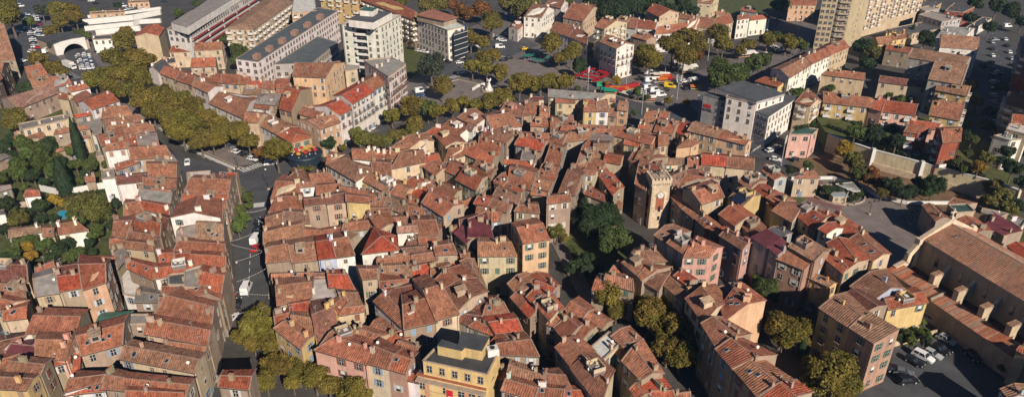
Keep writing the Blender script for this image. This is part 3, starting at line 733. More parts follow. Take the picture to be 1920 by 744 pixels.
# the wedge between the boulevard and the shopping street
parse('B2', '''
155,302 285,286 280,242 150,252 w s 8 f
140,352 385,366 418,268 205,264 b s 11 
335,262 425,270 437,248 340,246 o s 10
118,406 380,392 388,368 140,356 r s 10.5
325,472 330,398 112,418 58,476 b w 12
335,470 368,452 385,400 333,402 b s 10
98,542 225,500 225,482 130,502 r s 9
85,632 200,602 215,522 110,562 g s 9
205,612 360,628 364,512 216,502 t s 10 +k
80,672 368,686 366,636 130,612 r s 10
-5,726 78,722 76,676 0,682 r w 9
82,732 165,722 165,682 85,688 r w 9
168,766 372,768 372,692 180,684 r s 10
''', group='houses of the wedge between the boulevard and the shopping street')
EA = dict(group='houses between the shopping street and the middle lane')
parse('B2', '''
612,368 778,356 790,300 682,258 b c
722,272 800,332 862,302 782,244 b s
852,290 998,300 892,238 842,250 r s
760,332 866,322 860,300 764,302 b w 11
870,346 1028,350 998,304 872,312 b s
602,466 820,456 790,372 698,362 b c
582,548 688,512 688,452 590,482 b c
692,512 842,530 820,458 692,448 p c
806,432 930,416 912,378 808,388 d s 12
932,422 1036,412 1012,358 916,378 d c 12
1042,406 1165,416 1160,388 1036,378 b y 13
1008,352 1160,384 1145,348 1000,322 b s 12
578,646 792,592 792,514 582,568 b c
794,602 894,606 900,564 802,548 b s 9
590,750 738,734 690,634 600,650 b s
740,748 880,732 860,604 702,634 b s
886,730 984,720 936,592 866,606 o u 11
986,720 1086,706 1022,574 938,592 b w 11
''', **EA)
parse('B3', '''
235,700 438,676 412,600 300,552 o w 11 h
38,203 190,265 302,236 178,134 t w 11 h +W
30,190 75,182 142,142 52,132 b c 11
182,170 294,166 290,108 176,112 b w 13
298,152 398,150 398,122 298,120 b w 11
402,166 494,160 490,118 402,122 b c 11
300,236 400,230 398,180 302,180 b s 11
404,240 588,188 575,122 500,122 b c 11
577,192 670,176 650,136 582,152 r c
232,292 305,324 352,266 302,238 b y 10
306,326 374,360 430,296 358,258 t w 10
376,358 414,376 480,300 436,290 b w 10
416,372 464,386 528,342 482,308 r y 10
484,300 532,332 618,296 535,272 r w 10.5
534,336 576,366 600,322 564,312 o c 9
588,226 646,266 714,240 642,208 b c 10
690,214 758,198 740,182 672,190 b s
572,416 690,492 802,422 650,332 b c 12 +W
652,330 752,370 790,345 690,300 b c 10
757,288 874,348 934,270 846,226 r c 11 +vW
412,78 490,112 634,72 590,28 b c 10
500,112 560,106 632,78 610,70 b w 9
642,42 700,100 808,66 732,0 b c 10
684,152 808,132 830,98 740,92 b c 10
738,182 850,158 842,150 735,160 b c 8
818,122 960,202 1000,152 872,88 r s
890,106 1000,148 1022,104 892,56 b s
850,216 955,280 984,222 890,176 b s
822,108 870,85 885,60 820,82 b s 9
292,518 335,568 424,532 372,472 r c 11
255,508 302,548 290,500 262,468 b s 9
412,540 518,538 482,482 402,492 b s
432,582 545,576 528,532 430,542 p w 12
532,580 650,572 622,502 526,518 b s 11
477,702 600,692 570,652 482,662 d s 10
322,746 490,718 478,692 330,718 b s
657,692 760,674 722,622 650,642 b s 11
728,590 800,562 770,542 726,556 b s 10
777,552 866,524 850,487 776,502 d p 11
836,578 974,590 930,526 836,536 m s 12 s
766,606 820,646 856,622 802,582 m s 11 s
880,712 1100,710 1038,612 880,608 b c 12 +W
868,480 960,500 940,440 880,430 b s 
958,520 1000,512 1010,480 960,462 b s
600,330 640,300 620,285 575,300 b s 9
''', **EA)
# strips between the dark alleys in the middle
parse('B4', '''
192,82 372,60 400,12 252,22 b s 11
196,94 345,130 388,64 242,50 o s 11
228,164 308,170 322,132 242,112 g s 10 f
136,196 298,220 308,188 142,172 r w 10
160,290 280,330 302,234 172,200 b s
82,292 130,320 162,302 142,244 b s
102,330 240,368 254,332 132,304 r s
82,362 220,420 238,372 110,332 p s
46,440 152,466 188,422 92,382 b s
-8,432 42,442 88,384 22,378 r s
0,490 112,512 120,482 0,446 b s
362,190 448,210 486,92 422,72 b s
332,240 428,270 448,214 362,192 b s
368,270 424,284 434,270 340,246 r s
287,320 392,350 420,292 322,270 b s
282,370 370,376 384,352 296,324 b s 9
470,80 600,60 620,22 526,26 b s
192,462 332,472 318,412 232,422 b s 10
238,642 386,618 318,502 172,530 b o 14 W +W
532,190 620,200 640,130 592,76 b s
630,190 700,184 733,76 652,90 t s
690,186 784,202 802,152 706,136 r c 11
440,340 538,360 590,252 522,212 b s
492,342 552,356 574,312 502,310 r c 9
580,262 640,250 658,246 584,222 b s
372,420 506,404 500,360 380,372 r s 13
652,272 720,318 744,290 712,252 r s 9
584,366 700,410 690,372 622,326 r s 10
742,442 790,450 792,422 770,402 r c 7
772,66 950,90 990,46 822,20 b c 10
992,100 1050,90 1040,52 992,52 r c 10
868,312 930,350 950,202 892,182 r s 12
862,170 944,182 998,112 922,102 b s 12
896,206 1000,240 1020,182 950,186 r s 11
''', group='houses between the dark alleys')
parse('A4', '''
382,540 650,556 756,522 380,496 g c 12
422,572 530,574 530,542 422,542 b c 11
272,560 356,552 340,540 282,546 m c 10
577,622 645,622 645,588 580,588 r y 11
650,622 715,622 705,552 650,562 t w 11
717,646 760,652 760,598 716,602 b c 9
766,612 822,620 830,566 780,560 t o 11
275,642 330,632 325,562 270,572 b s
332,650 384,642 360,586 332,592 r s
282,700 385,710 380,664 302,668 r o 10
390,702 520,692 515,642 388,648 b s
112,622 236,628 268,588 170,572 b p 10
692,560 752,566 754,540 690,538 r c 10
575,584 645,584 645,560 580,560 r c 12
440,720 600,722 610,696 470,694 b s
612,728 690,734 700,700 620,698 b s
700,738 800,740 810,706 706,704 b s
''', group='houses behind the square')
parse('B4', '''
650,20 760,30 770,5 650,0 b s
535,20 640,18 640,-8 540,-10 b s
600,62 740,74 750,42 640,30 g s 10
''', group='houses behind the square')
parse('A3', '''
792,632 868,702 958,672 870,606 b w 10 +W
962,702 1118,672 1002,618 892,642 b w 10 +W
692,682 790,738 858,722 768,662 r w 9
1002,592 1130,622 1158,584 1072,570 b c 10
582,742 730,762 758,732 690,712 r w 9
''', group='houses below the plane trees of the square')
parse('B3', '''
1012,30 1080,60 1130,30 1050,-10 r s 
900,30 960,60 1010,30 940,0 b w 10
810,0 852,16 870,-10 840,-30 b w 10
1020,60 1060,75 1080,62 1040,40 b s 9
''', group='houses below the plane trees of the square')
# right of the clock tower
parse('B5', '''
207,110 288,100 334,80 246,34 b o 10 h
342,202 478,214 482,148 348,138 o c 10
482,216 634,230 636,164 486,148 b c 10
145,207 258,200 250,172 150,170 t c 9
175,305 262,284 235,222 168,258 p s 11
264,284 346,268 302,222 238,222 d s 11
348,270 410,290 384,252 312,220 r s 11
340,422 458,366 400,290 252,335 b c 14
176,384 236,452 330,425 242,345 r s 10
238,454 300,504 478,412 385,395 b s 10
306,502 358,546 414,512 352,472 b s 10
492,392 574,440 664,392 580,342 t y 12
442,482 524,530 638,474 548,426 r c 12
360,552 450,608 470,572 420,518 r q 10
558,532 620,578 716,546 645,498 b s 11
552,298 610,340 690,320 602,282 b s
620,346 700,384 782,360 692,322 r s
702,386 770,420 866,405 788,362 b s
738,462 850,526 925,432 832,406 r c 10
868,482 958,530 1088,482 938,432 r c 10 +k
82,598 150,640 284,576 188,536 b g 12
155,642 240,698 312,632 232,586 b g 13
240,716 386,716 464,666 318,600 b p 13 +W
447,602 574,680 618,640 500,572 d p 12 +W
690,232 752,290 820,275 702,196 b g 8
862,276 1000,276 970,240 902,236 b c 7 h
262,190 340,182 330,150 262,160 b s 9
640,270 700,285 740,270 650,240 g s 7
''', group='houses right of the clock tower')
parse('B4', '''
802,746 1034,716 962,658 872,670 b s 10 h
''', group='houses right of the clock tower')
Q2 = (1180, 100, 3.98)
parse(Q2, '''
438,578 650,628 700,562 502,512 t o 10 +W
652,630 870,684 912,656 722,574 b o 10 +W
356,672 492,690 524,664 420,606 b o 9 h
348,590 420,620 480,530 410,515 o s 8
262,562 342,560 370,500 300,500 b s 9
66,560 128,560 134,532 70,532 r c 9
118,516 200,518 212,480 122,482 r c 9
100,482 200,470 190,430 140,432 b c 10
230,470 290,480 306,440 240,430 b s 9
210,680 262,690 290,640 212,632 r c 9
''', group='houses by the market')
# around the church square
Q3 = (1380, 380, 3.98)
parse(Q3, '''
265,60 410,140 500,30 380,-10 r s 9 +c
442,84 560,148 700,76 560,16 r g 10 +k
640,130 850,220 968,186 770,78 r c 10
618,196 680,232 800,190 740,146 r w 12 
684,300 800,525 1000,420 830,270 r c 12
860,270 1040,420 1152,380 965,226 b c 12 +k
635,390 800,528 850,470 730,345 r s 12
412,296 600,400 690,350 510,245 t n 14
304,415 510,500 600,440 400,330 b n 12 +W
520,545 700,625 752,600 560,505 t y 9 +W
110,255 238,330 330,285 220,220 m g 13 s
242,330 300,365 392,320 330,288 m g 13 s
225,215 330,280 420,225 310,180 s g 11
''', group='houses below the church square')
parse('C6', '''
52,247 213,350 300,285 190,168 b y 13 +W
195,162 318,262 428,232 262,142 d s 12.5
215,354 355,444 488,388 326,294 t n 13 s +W
237,92 370,150 510,120 420,28 d u 10
432,252 652,212 590,132 388,178 r y 9
1062,695 1110,750 1210,740 1190,665 t u 9 +W
1150,480 1210,512 1210,450 1170,455 r s 9
''', group='houses by the church yard')
parse('B6', '''
625,430 700,520 770,500 690,430 b s 7 
765,430 815,475 915,468 870,425 e c 9 f
815,520 895,600 1018,575 900,490 b s 7
975,540 1080,600 1180,590 1020,490 m s 6 s
1100,655 1190,730 1250,690 1180,640 o s 6
770,420 850,445 930,420 810,390 b s 7
950,470 1050,500 1100,480 960,450 g s 6 f
1110,520 1170,560 1200,520 1140,495 g w 7 f
''', group='low buildings behind the church')
# bottom left
BL = dict(group='houses at the bottom left of the town')
WC['e'] = (.05, .12, .09); WN['e'] = 'green'
parse('C1', '''
-30,55 160,55 160,-20 -20,-20 d c 10
-30,147 148,150 148,94 -20,94 b s 9
-30,250 20,245 148,195 -20,160 b c 9
22,315 150,300 166,212 28,250 r c 9
146,327 430,330 488,258 238,246 b s 10
202,180 324,162 306,22 192,62 g c 9
197,58 300,16 300,-20 200,16 b s 9
337,152 448,130 440,38 322,52 o s 10
322,48 440,34 430,-10 322,14 d s 10.5
462,145 588,102 612,-20 442,-50 r o 14 +W
690,172 762,184 798,62 650,10 w w 6 f
718,22 818,66 858,-10 702,-38 r s
-30,458 88,450 232,376 -10,405 d w 9
82,486 204,478 218,424 102,430 m p 9
210,490 354,504 448,382 240,384 r p 10
-30,560 90,522 128,497 -20,512 b s 9
0,600 232,610 284,537 102,522 b s 11
-30,690 150,700 226,616 -20,604 b y 11 +W
302,572 350,532 354,512 306,512 r s 9
386,552 428,542 476,440 448,445 r s 9
456,508 682,446 722,288 468,400 r s 10.5 +k
532,326 690,302 730,256 562,282 e e 6 s
352,684 560,640 622,602 422,600 b w 10
405,748 602,702 577,652 432,692 r w 9
582,690 690,700 700,602 630,592 b s 10
672,526 1090,604 1142,500 732,424 b c 10 +k
602,692 1038,736 1086,642 642,602 b s 10
695,778 1032,778 1030,692 722,668 r s 10
872,66 1080,40 1090,-10 872,2 r w 10
906,156 1004,160 1028,128 908,126 r w 9
942,118 1020,116 1020,66 942,72 k s 10 f
872,250 1190,318 1215,205 1000,140 b s 10
826,362 1168,438 1192,338 872,292 b c 10
920,472 1140,502 1172,448 912,412 b s 9.5
''', **BL)
parse('C2', '''
222,112 350,150 384,38 266,28 r s 11
152,135 215,175 335,200 345,155 b s 10.5
330,680 500,697 532,592 352,598 r s 12 
''', **BL)
parse('C2', '''
645,180 830,162 850,92 645,92 b s 10
622,84 830,74 828,48 622,52 b s 9
706,242 832,222 836,174 722,206 r o 9
635,332 700,312 705,248 635,266 r s 9
736,330 800,345 820,290 740,290 b s 10
640,360 790,474 868,398 738,318 b y 10
872,405 978,345 960,192 832,212 d y 10
848,172 940,180 940,108 850,104 w w 9 f
946,126 1090,140 1012,32 932,38 o s 10
968,244 1034,200 1025,174 956,208 b y 10
982,300 1136,262 1144,232 1042,232 b c 9
1020,228 1130,228 1088,162 1018,158 t s 9.5
872,492 1144,553 1188,432 1082,402 b p 11 +W
872,468 1075,398 1090,362 1020,332 b c 11
''', group='houses above the plane trees at the bottom')
parse('C3', '''
262,552 378,580 438,482 332,416 r c 11 +W
380,582 480,610 540,512 446,482 r n 11 +W
482,642 554,660 552,592 516,602 r w 9
446,472 545,500 558,458 472,432 b s 10
352,432 430,442 488,402 470,364 r s 9
200,402 300,436 368,378 222,356 b c 10
282,332 352,366 430,352 332,296 b s 9
236,86 300,74 314,10 200,10 b c 13
322,168 440,96 520,72 330,60 b s 10
512,76 638,50 600,0 522,6 o s 9
302,206 468,360 548,322 386,152 b w 11
470,362 640,328 552,172 482,212 b s 11.5
645,312 774,276 612,92 556,134 b c 12
412,172 540,158 512,122 418,132 d s 10
706,146 768,214 928,142 872,92 b c 11
640,92 704,138 880,80 780,10 b s 10.5
790,10 872,88 930,100 860,0 b s 10.5
742,300 850,350 872,284 742,272 d s 9
922,286 1060,270 986,184 946,212 b s 9.5
980,382 1122,346 1076,280 908,300 o c 10
868,372 974,408 974,372 906,318 r s 9
962,432 1050,500 1130,420 1040,370 b s 9
''', group='houses around the yellow corner building')
parse('C4', '''
82,500 330,512 238,372 90,430 b s 9.5
160,598 338,642 356,602 168,536 b c 10
122,702 300,750 330,662 160,616 b w 10 +W
345,650 520,662 440,582 358,590 b s 9.5
300,752 450,748 450,682 352,664 b w 9.5
452,750 600,744 562,692 512,682 r s 9
50,642 106,642 106,572 80,562 r s 8
''', group='houses left of the narrow lane')
parse('C4', '''
158,112 200,158 300,102 242,62 b s
262,62 320,106 448,120 372,56 r s
176,188 224,242 300,172 262,132 r s
226,246 280,304 338,252 296,222 o s
266,186 292,214 358,162 332,150 r s 11
302,112 405,165 430,127 320,92 o s 10.5
318,232 385,308 464,246 404,174 r c 11
470,240 560,262 634,242 546,182 b s
422,362 462,410 588,322 546,290 b s 10
592,310 690,346 740,320 632,252 b s 10
546,370 590,410 660,348 602,332 b s 10
422,462 516,580 640,486 542,402 b c 11
517,592 680,800 748,592 640,507 b c 11
652,436 720,504 768,462 702,402 w c 10 f
736,402 800,448 904,410 832,350 b s 10.5
802,546 886,602 1004,562 908,422 b s 10.5
762,482 800,542 878,452 772,456 b s 9
886,652 956,712 1064,690 1002,614 o s 9
842,700 880,762 950,722 882,662 r s 9
962,732 1090,742 1060,696 968,716 r s 9
1102,750 1172,750 1168,702 1092,712 b s 8
''', group='houses right of the narrow lane')
parse('C4', '''
692,102 860,152 842,62 700,52 b s 9
794,-10 880,62 975,2 902,-50 b s 11
884,68 904,92 1036,36 960,8 b s 11
906,98 1000,152 1072,66 1000,48 b s 10
''', group='houses above the autumn trees')
parse('C5', '''
137,122 214,165 262,145 186,87 b c 10
192,66 258,110 324,92 240,36 o s 11
256,192 336,292 488,215 396,132 b c 12
452,238 506,296 702,204 570,107 b o 12 +k
432,132 500,180 562,152 560,112 d s 11
346,332 430,466 618,385 458,302 b s 13 +W
427,476 517,578 764,506 562,412 b s 13 +W
526,588 656,730 868,646 652,514 b s 12.5 +W
664,742 762,830 962,716 872,652 r s 12.5
''', group='houses between the autumn trees')
# left: villas in the gardens
VG = dict(group='villas among the gardens on the left')
parse('B1', '''
52,612 230,577 235,542 58,556 t w 5
242,602 302,602 314,548 244,545 b c 5
328,592 495,568 385,516 325,527 b w 5 
135,382 225,374 215,346 165,336 r w 4
85,62 250,46 230,22 60,42 b s 5
352,66 500,52 490,12 312,12 t c 6
312,137 415,102 398,86 322,122 b s 5
-40,200 80,142 70,130 -40,160 g s 5
-20,360 60,335 60,318 -20,322 g s 5
480,300 530,292 530,262 475,268 b s 4
-20,478 25,475 28,456 -20,458 s w 4
''', fl=2.8, **VG)
# upper middle and right
UR = dict(group='houses behind the square and the car park')
parse('A4', '''
245,92 345,99 415,56 345,24 t w 12 +W
210,168 250,128 205,112 160,152 b w 7
365,28 452,48 492,16 430,-10 b w 10
392,172 494,206 560,156 452,130 b w 10 +W
496,206 600,250 602,196 560,160 b w 10
465,96 575,122 690,52 562,30 b c 11
762,122 812,135 860,112 800,90 b c 11
812,150 870,162 892,108 848,102 r w 10
856,156 975,166 1000,126 892,112 r w 10
842,202 930,226 984,216 932,182 b s 9
930,62 1000,96 1110,72 992,26 r c 11
1110,100 1180,112 1200,90 1130,82 b c 8
540,40 650,60 692,40 600,25 b c 12
''', **UR)
parse('A4', '''
640,150 694,165 820,127 722,105 b c 18 +BW
672,235 762,275 860,250 736,200 b w 15 +WR
''', cat='apartment block', group='tall corner blocks at the market')
parse('A5', '''
322,16 400,22 440,0 332,-20 b c 9
80,192 228,182 320,118 110,168 b w 10
232,182 300,165 345,120 310,110 b w 10
300,147 398,160 438,112 322,98 b c 10
400,160 518,126 480,88 440,102 b c 10
542,112 610,102 600,84 542,90 r w 11 +W
612,116 725,102 700,86 624,92 r w 9 +W
562,58 650,72 628,46 576,48 r g 11
832,28 980,30 990,-8 836,-10 b o 10 +W
830,436 952,362 880,322 732,388 b w 11
956,358 1060,310 1000,268 884,318 b w 11
1062,308 1165,266 1098,222 1004,264 b c 11
642,452 770,486 820,472 742,432 r y 7
425,90 480,84 460,62 420,70 b c 9
''', **UR)
parse('A6', '''
60,416 300,446 300,408 132,392 r c 9 +W
380,456 655,490 655,458 388,422 d c 9 +W
70,572 326,600 412,556 60,508 b y 12 +BW
-85,570 2,590 62,566 0,508 r c 12 +BW
328,602 396,622 426,556 414,554 r p 12
396,622 578,642 602,582 428,558 r p 11 +BW
668,642 830,672 864,572 692,562 b y 12 +BW
540,702 700,720 742,692 560,664 r p 11
697,502 870,536 896,482 702,458 d y 11 +BW
545,320 860,372 896,324 592,276 t g 15 +WN
657,442 838,472 880,366 702,346 t g 14
722,262 934,278 930,216 722,198 t w 14 +BW
417,276 550,296 574,270 426,254 r s 8
376,250 456,242 430,200 342,214 b y 9
456,226 534,212 505,182 428,190 b y 9
''', bay=3.2, group='apartment houses on the right')
parse('A6', '''
602,86 732,124 840,104 668,66 g g 9 f
752,62 850,72 914,42 802,20 s q 8 f
566,192 735,162 622,126 424,166 s c 6 f
640,65 720,50 660,35 600,48 g g 8 f
600,25 680,50 730,20 640,0 s y 7 f
860,160 910,165 1010,105 960,98 k w 5 f
700,205 860,205 905,180 740,172 g w 6 s
''', cat='building', group='flat-roofed commercial buildings top right', win=True)
parse('A6', '''
1088,580 1210,612 1210,530 1100,518 b c 13 +BW
1118,692 1210,702 1210,640 1122,636 r c 13 +W
1178,300 1260,330 1260,200 1190,190 b q 18 +BW
''', cat='apartment block', group='apartment blocks at the right edge')
parse('B6', '''
735,82 835,72 838,-5 700,-2 b q 15.2 +BW
520,20 600,30 660,5 560,-20 b q 14 +BW
1020,45 1110,72 1210,60 1110,30 w w 11 f +D
1090,10 1210,40 1210,-20 1110,-20 w c 13 f +D
''', cat='apartment block', group='apartment blocks above the retaining wall')


parse(K1, '''
640,434 690,427 700,408 650,414 b s 9
786,456 822,452 818,440 782,442 b s
706,498 770,490 765,478 706,482 b s
''', **EA)
parse('B3', '''
670,744 790,744 770,705 665,700 o s 8
795,740 870,730 830,682 776,690 b s 9
620,470 700,560 715,520 650,450 b s 8
''', **EA)
parse('C1', '''
768,215 880,210 900,150 790,130 g s 7
890,205 995,200 990,180 895,180 r s 8
1032,130 1112,132 1115,45 1035,48 g s 11 f
''', **BL)

ZA, ZB, ZC, ZD = (0, 372, 2), (860, 372, 2), (480, 150, 2), (0, 80, 2.1886)
parse(ZC, '''
1400,300 1440,335 1545,290 1440,252 b s 11
1562,402 1640,400 1740,375 1650,335 b s 10
1290,360 1340,432 1380,400 1332,348 r s 9
1240,335 1290,346 1330,300 1262,290 b s
1435,186 1490,190 1500,164 1440,158 b c 8
1492,192 1560,206 1590,162 1522,140 b s 9
1440,158 1480,160 1530,120 1485,112 r c 8
1310,420 1345,440 1370,410 1340,395 d s 8
870,216 940,236 1000,206 930,176 b s
722,346 775,366 800,322 745,300 b s
425,462 480,472 500,432 425,416 b s
482,472 560,492 570,452 502,430 t s
430,506 500,500 520,472 430,470 b s
522,442 600,472 640,460 545,412 b s
562,502 620,512 640,472 572,456 b s 9.5
500,520 560,530 560,500 505,500 g s 9 f
252,590 330,572 320,546 250,556 b s 8
562,642 650,652 660,612 572,610 d s 9
780,482 840,440 850,420 775,455 b s 8
1100,250 1140,262 1180,200 1130,195 b s
1380,240 1440,250 1440,220 1390,215 r c 9
340,600 395,560 380,540 335,575 d s 8
620,520 680,500 660,470 640,490 b s 8
''', group='houses between the dark alleys')
parse(ZA, '''
500,476 560,470 562,436 505,440 g s 9 f
1176,300 1226,296 1226,274 1176,276 d s 9
1412,302 1545,290 1540,236 1422,236 t s 9.5
1546,240 1640,226 1630,190 1542,205 b s 10
1748,420 1840,402 1868,362 1782,370 d s 9
1092,430 1150,422 1165,368 1082,386 o s 9.5
1640,300 1700,280 1680,240 1620,250 b s 9
''', group='houses around the yellow corner building')
parse(ZB, '''
332,470 372,482 430,432 382,420 b s 10
500,340 545,350 560,300 520,290 b s 8
560,280 650,288 660,250 600,245 r s 8
690,300 760,330 790,300 720,280 b s 9
''', group='houses right of the narrow lane')
parse(ZD, '''
325,370 400,366 400,312 322,320 g w 6 f
396,470 500,456 500,436 400,446 g s 5 f
60,320 100,300 80,285 40,300 g s 5 f
''', group='houses of the row left of the boulevard')
build_houses()
# ---------------------------------------------------------------- large buildings
def quad(t, s, H): return [P(*tp(t, *map(float, a.split(','))), H) for a in s.split()]
def block(t, s, H, **k):
    k.setdefault('cat', 'apartment block'); k.setdefault('group', None)
    return house(quad(t, s, H), H, **k)
def annex(root, t, s, z0, z1, wc, rc, name='penthouse', roofname='roof', overhang=0.0):
    o = root.location; q = [P(*tp(t, *map(float, a.split(','))), z1) for a in s.split()]; q = [v2(p) for p in q]
    if area(q) < 0: q = q[::-1]
    L = [p - v2(o) for p in q]; b = MB(); b.prism([(p.x, p.y) for p in L], z0 - o.z, z1 - o.z)
    w = b.obj(name, M['wall'], root, color=WC[wc]); solid(b.v, b.f, o)
    c = sum(L, Vector()) / 4; r = MB(); r.prism([((p.x - c.x) * (1 + overhang) + c.x, (p.y - c.y) * (1 + overhang) + c.y) for p in L], z1 - o.z + .003, z1 - o.z + .25)
    r.obj(roofname, M['flat'], w, color=RC[rc]); return w
def bands(root, wi, edge, floors, fl, z0, mlist, cols, h=1.0, depth=1.1, breaks=4):
    """balcony fronts running along a facade, one part per floor"""
    L = wi['L']; a, b = L[edge], L[(edge + 1) % 4]; d = (b - a); ln = d.length; d /= ln; n = Vector((d.y, -d.x, 0))
    for f in range(floors):
        z = z0 + f * fl; m = MB(); m.bar(a + d * .3 + n * depth / 2 + Vector((0, 0, z)), b - d * .3 + n * depth / 2 + Vector((0, 0, z)), depth, .15, 1)
        for k in range(breaks):
            s0 = ln * k / breaks + .4; s1 = ln * (k + 1) / breaks - 1.6
            m.bar(a + d * s0 + n * depth + Vector((0, 0, z + h / 2)), a + d * s1 + n * depth + Vector((0, 0, z + h / 2)), .1, h, 0)
        m.obj('balcony', [M['paint'], M['white']], root, color=cols)
# long block with red balconies
R0 = block('A2', '165,180 545,-46 385,-75 40,165', 18, typ='f', rc='g', wc='w', flags='NDc', label='long white apartment block with rows of red balcony fronts', name='apartment_block', bay=3.2)
bands(R0, WALLS[-1], 0, 5, 3.0, 1.8, None, (.33, .05, .055), breaks=5)
annex(R0, 'A2', '150,155 500,-60 400,-70 62,130', 18, 21.5, 'w', 'g')
R1 = block('A2', '520,166 737,12 600,-14 368,160', 18, typ='h', rc='t', wc='c', flags='BWNc', hip=.3, slope=.2, label='cream apartment block with a long plain tan roof', name='apartment_block')
R2 = block('A2', '546,348 992,62 880,44 422,332', 17, typ='f', rc='s', wc='w', flags='WNDcl', label='long white slab block with dark gravel roof and stair heads', name='apartment_block', bay=3.0)
for i in range(6):
    t0 = (i + .5) / 6; x = 500 + (925 - 500) * t0; y = 325 + (62 - 325) * t0
    annex(R2, 'A2', f'{x-22},{y+10} {x+8},{y+14} {x+26},{y-2} {x-2},{y-6}', 17, 18.6, 'n', 'p', name='stair_head')
R3 = block('A2', '850,354 992,238 880,206 634,362', 12, typ='f', rc='s', wc='g', flags='WNDcl', label='low dark flat-roofed block beside the long white slab', name='apartment_block')
bands(R3, WALLS[-1], 0, 3, 3.0, 2.5, None, (.5, .44, .4), breaks=3)
block('A3', '235,2 525,112 546,70 330,-34', 16, typ='g', rc='r', wc='y', flags='BWNc', slope=.25, label='long yellow apartment block with red roof behind the glass office', name='apartment_block')
block('A3', '0,-20 230,0 250,-30 0,-60', 16, typ='g', rc='r', wc='y', flags='BWNc', label='yellow balconied apartment block at the top edge', name='apartment_block')
block('A2', '735,78 872,62 862,-12 748,-14', 17, typ='f', rc='w', wc='o', flags='BWNDc', label='peach apartment block with white balconies at the top edge', name='apartment_block')
R4 = block('A3', '120,136 336,152 452,88 250,70', 30, typ='f', rc='w', wc='w', flags='WNc', label='tall white tower block with a column of balconies', name='tower_block', fl=2.9, bay=3.4)
wl = WALLS[-1]; annex(R4, 'A3', '158,112 296,128 400,72 262,58', 30, 33, 'w', 's'); annex(R4, 'A3', '220,60 292,66 320,48 252,42', 33, 35.5, 'w', 'e', name='lift_house')
for f in range(9):
    a, b = wl['L'][0], wl['L'][1]; 
    ed = [(wl['L'][i], wl['L'][(i + 1) % 4]) for i in range(4)]
    a, b = min(ed, key=lambda e: (e[0] + e[1]).y * 1 + (e[0] + e[1]).x * .6); d = (b - a).normalized(); n = Vector((d.y, -d.x, 0)); ln = (b - a).length
    m = MB(); c = a + d * ln * .5 + Vector((0, 0, 2.4 + 2.95 * f)); m.bar(c - d * 2.6 + n * .7, c + d * 2.6 + n * .7, 1.4, .2, 0); m.bar(c - d * 2.6 + n * 1.4 + Vector((0, 0, .5)), c + d * 2.6 + n * 1.4 + Vector((0, 0, .5)), .1, 1.0, 0)
    m.bar(c - d * 2.4 + n * .03 + Vector((0, 0, 1.3)), c + d * 2.4 + n * .03 + Vector((0, 0, 1.3)), .08, 2.0, 1); m.obj('balcony', [M['white'], M['glass']], R4)
# glass-cornered office
R5 = block('A3', '532,104 712,172 806,150 655,70', 16, typ='f', rc='w', wc='w', flags='WNDc', label='white office block with dark glass corner and brown hipped top', name='office_building', cat='office building')
w_ = annex(R5, 'A3', '540,86 690,118 760,98 628,58', 16, 19, 's', 'b', overhang=.12)
gm = MB(); q = quad('A3', '745,186 822,162 816,128 752,150', 15)
gm.prism([(p.x - R5.location.x, p.y - R5.location.y) for p in q], 1.5, 14.6)
for i in range(5): gm.prism([((p.x - R5.location.x) * 1.01, (p.y - R5.location.y) * 1.003) for p in q], 3 + 2.7 * i, 3.2 + 2.7 * i, 1)
gm.obj('glass_bay', [M['glass'], M['frame']], R5)
# tall cream tower and the long slab behind it (their tops leave the picture)
R6 = house([P(1524, 92), P(1578, 96), P(1612, 80), P(1562, 72)], 46, typ='f', rc='g', wc='c', flags='NDc', win=False, cat='tower block', group=None, name='tower_block', label='tall cream tower block leaving the top of the picture', bay=3.2)
def face_windows(root, pa, pb, z0, nf, n, kind='d', balc=0, fl=3.0):
    o = root.location; pa = v2(pa) - v2(o); pb = v2(pb) - v2(o); d = (pb - pa).normalized(); nn = Vector((d.y, -d.x, 0)); nn = nn if nn.dot(-v2(o)) > 0 else -nn; ang = math.atan2(nn.y, nn.x) - math.pi / 2
    for f in range(nf):
        for k in range(n):
            p = pa.lerp(pb, (k + .5) / n) + nn * .04; link('window', WIN[kind][0], root, (p.x, p.y, z0 + fl * f), ang)
        if balc: m = MB(); a_, b_ = pa.lerp(pb, balc) + nn * .6, pa.lerp(pb, .98) + nn * .6; m.bar(a_ + Vector((0, 0, z0 - 1.0 + fl * f)), b_ + Vector((0, 0, z0 - 1.0 + fl * f)), 1.3, .2); m.bar(a_ + nn * .6 + Vector((0, 0, z0 - .5 + fl * f)), b_ + nn * .6 + Vector((0, 0, z0 - .5 + fl * f)), .08, 1.0); m.obj('balcony', M['mortar'], root)
face_windows(R6, P(1524, 92), P(1578, 96), 2.4, 13, 6, 'd', .6); face_windows(R6, P(1578, 96), P(1612, 80), 2.4, 13, 1, 's')
R7 = house([P(1612, 70), P(1720, 41), P(1704, 27), P(1596, 54)], 25, typ='f', rc='g', wc='c', flags='WNDBc', cat='apartment block', group=None, name='apartment_block', label='long cream apartment slab with rows of loggias beside the tall tower', bay=3.2)
house([Vector(p) for p in ((200, 210, 0), (222, 205, 0), (268, 305, 0), (246, 312, 0))], 38, typ='f', rc='g', wc='c', flags='NDc', win=False, cat='apartment block', group=None, name='apartment_block', label='tall apartment slab standing right of the shaded avenue outside the picture')
house([Vector(p) for p in ((112, 78, 0), (140, 84, 0), (136, 112, 0), (116, 106, 0))], 17, typ='g', rc='b', wc='s', flags='c', win=False, cat='building', group=None, name='large_house', label='large house below the church yard outside the picture')
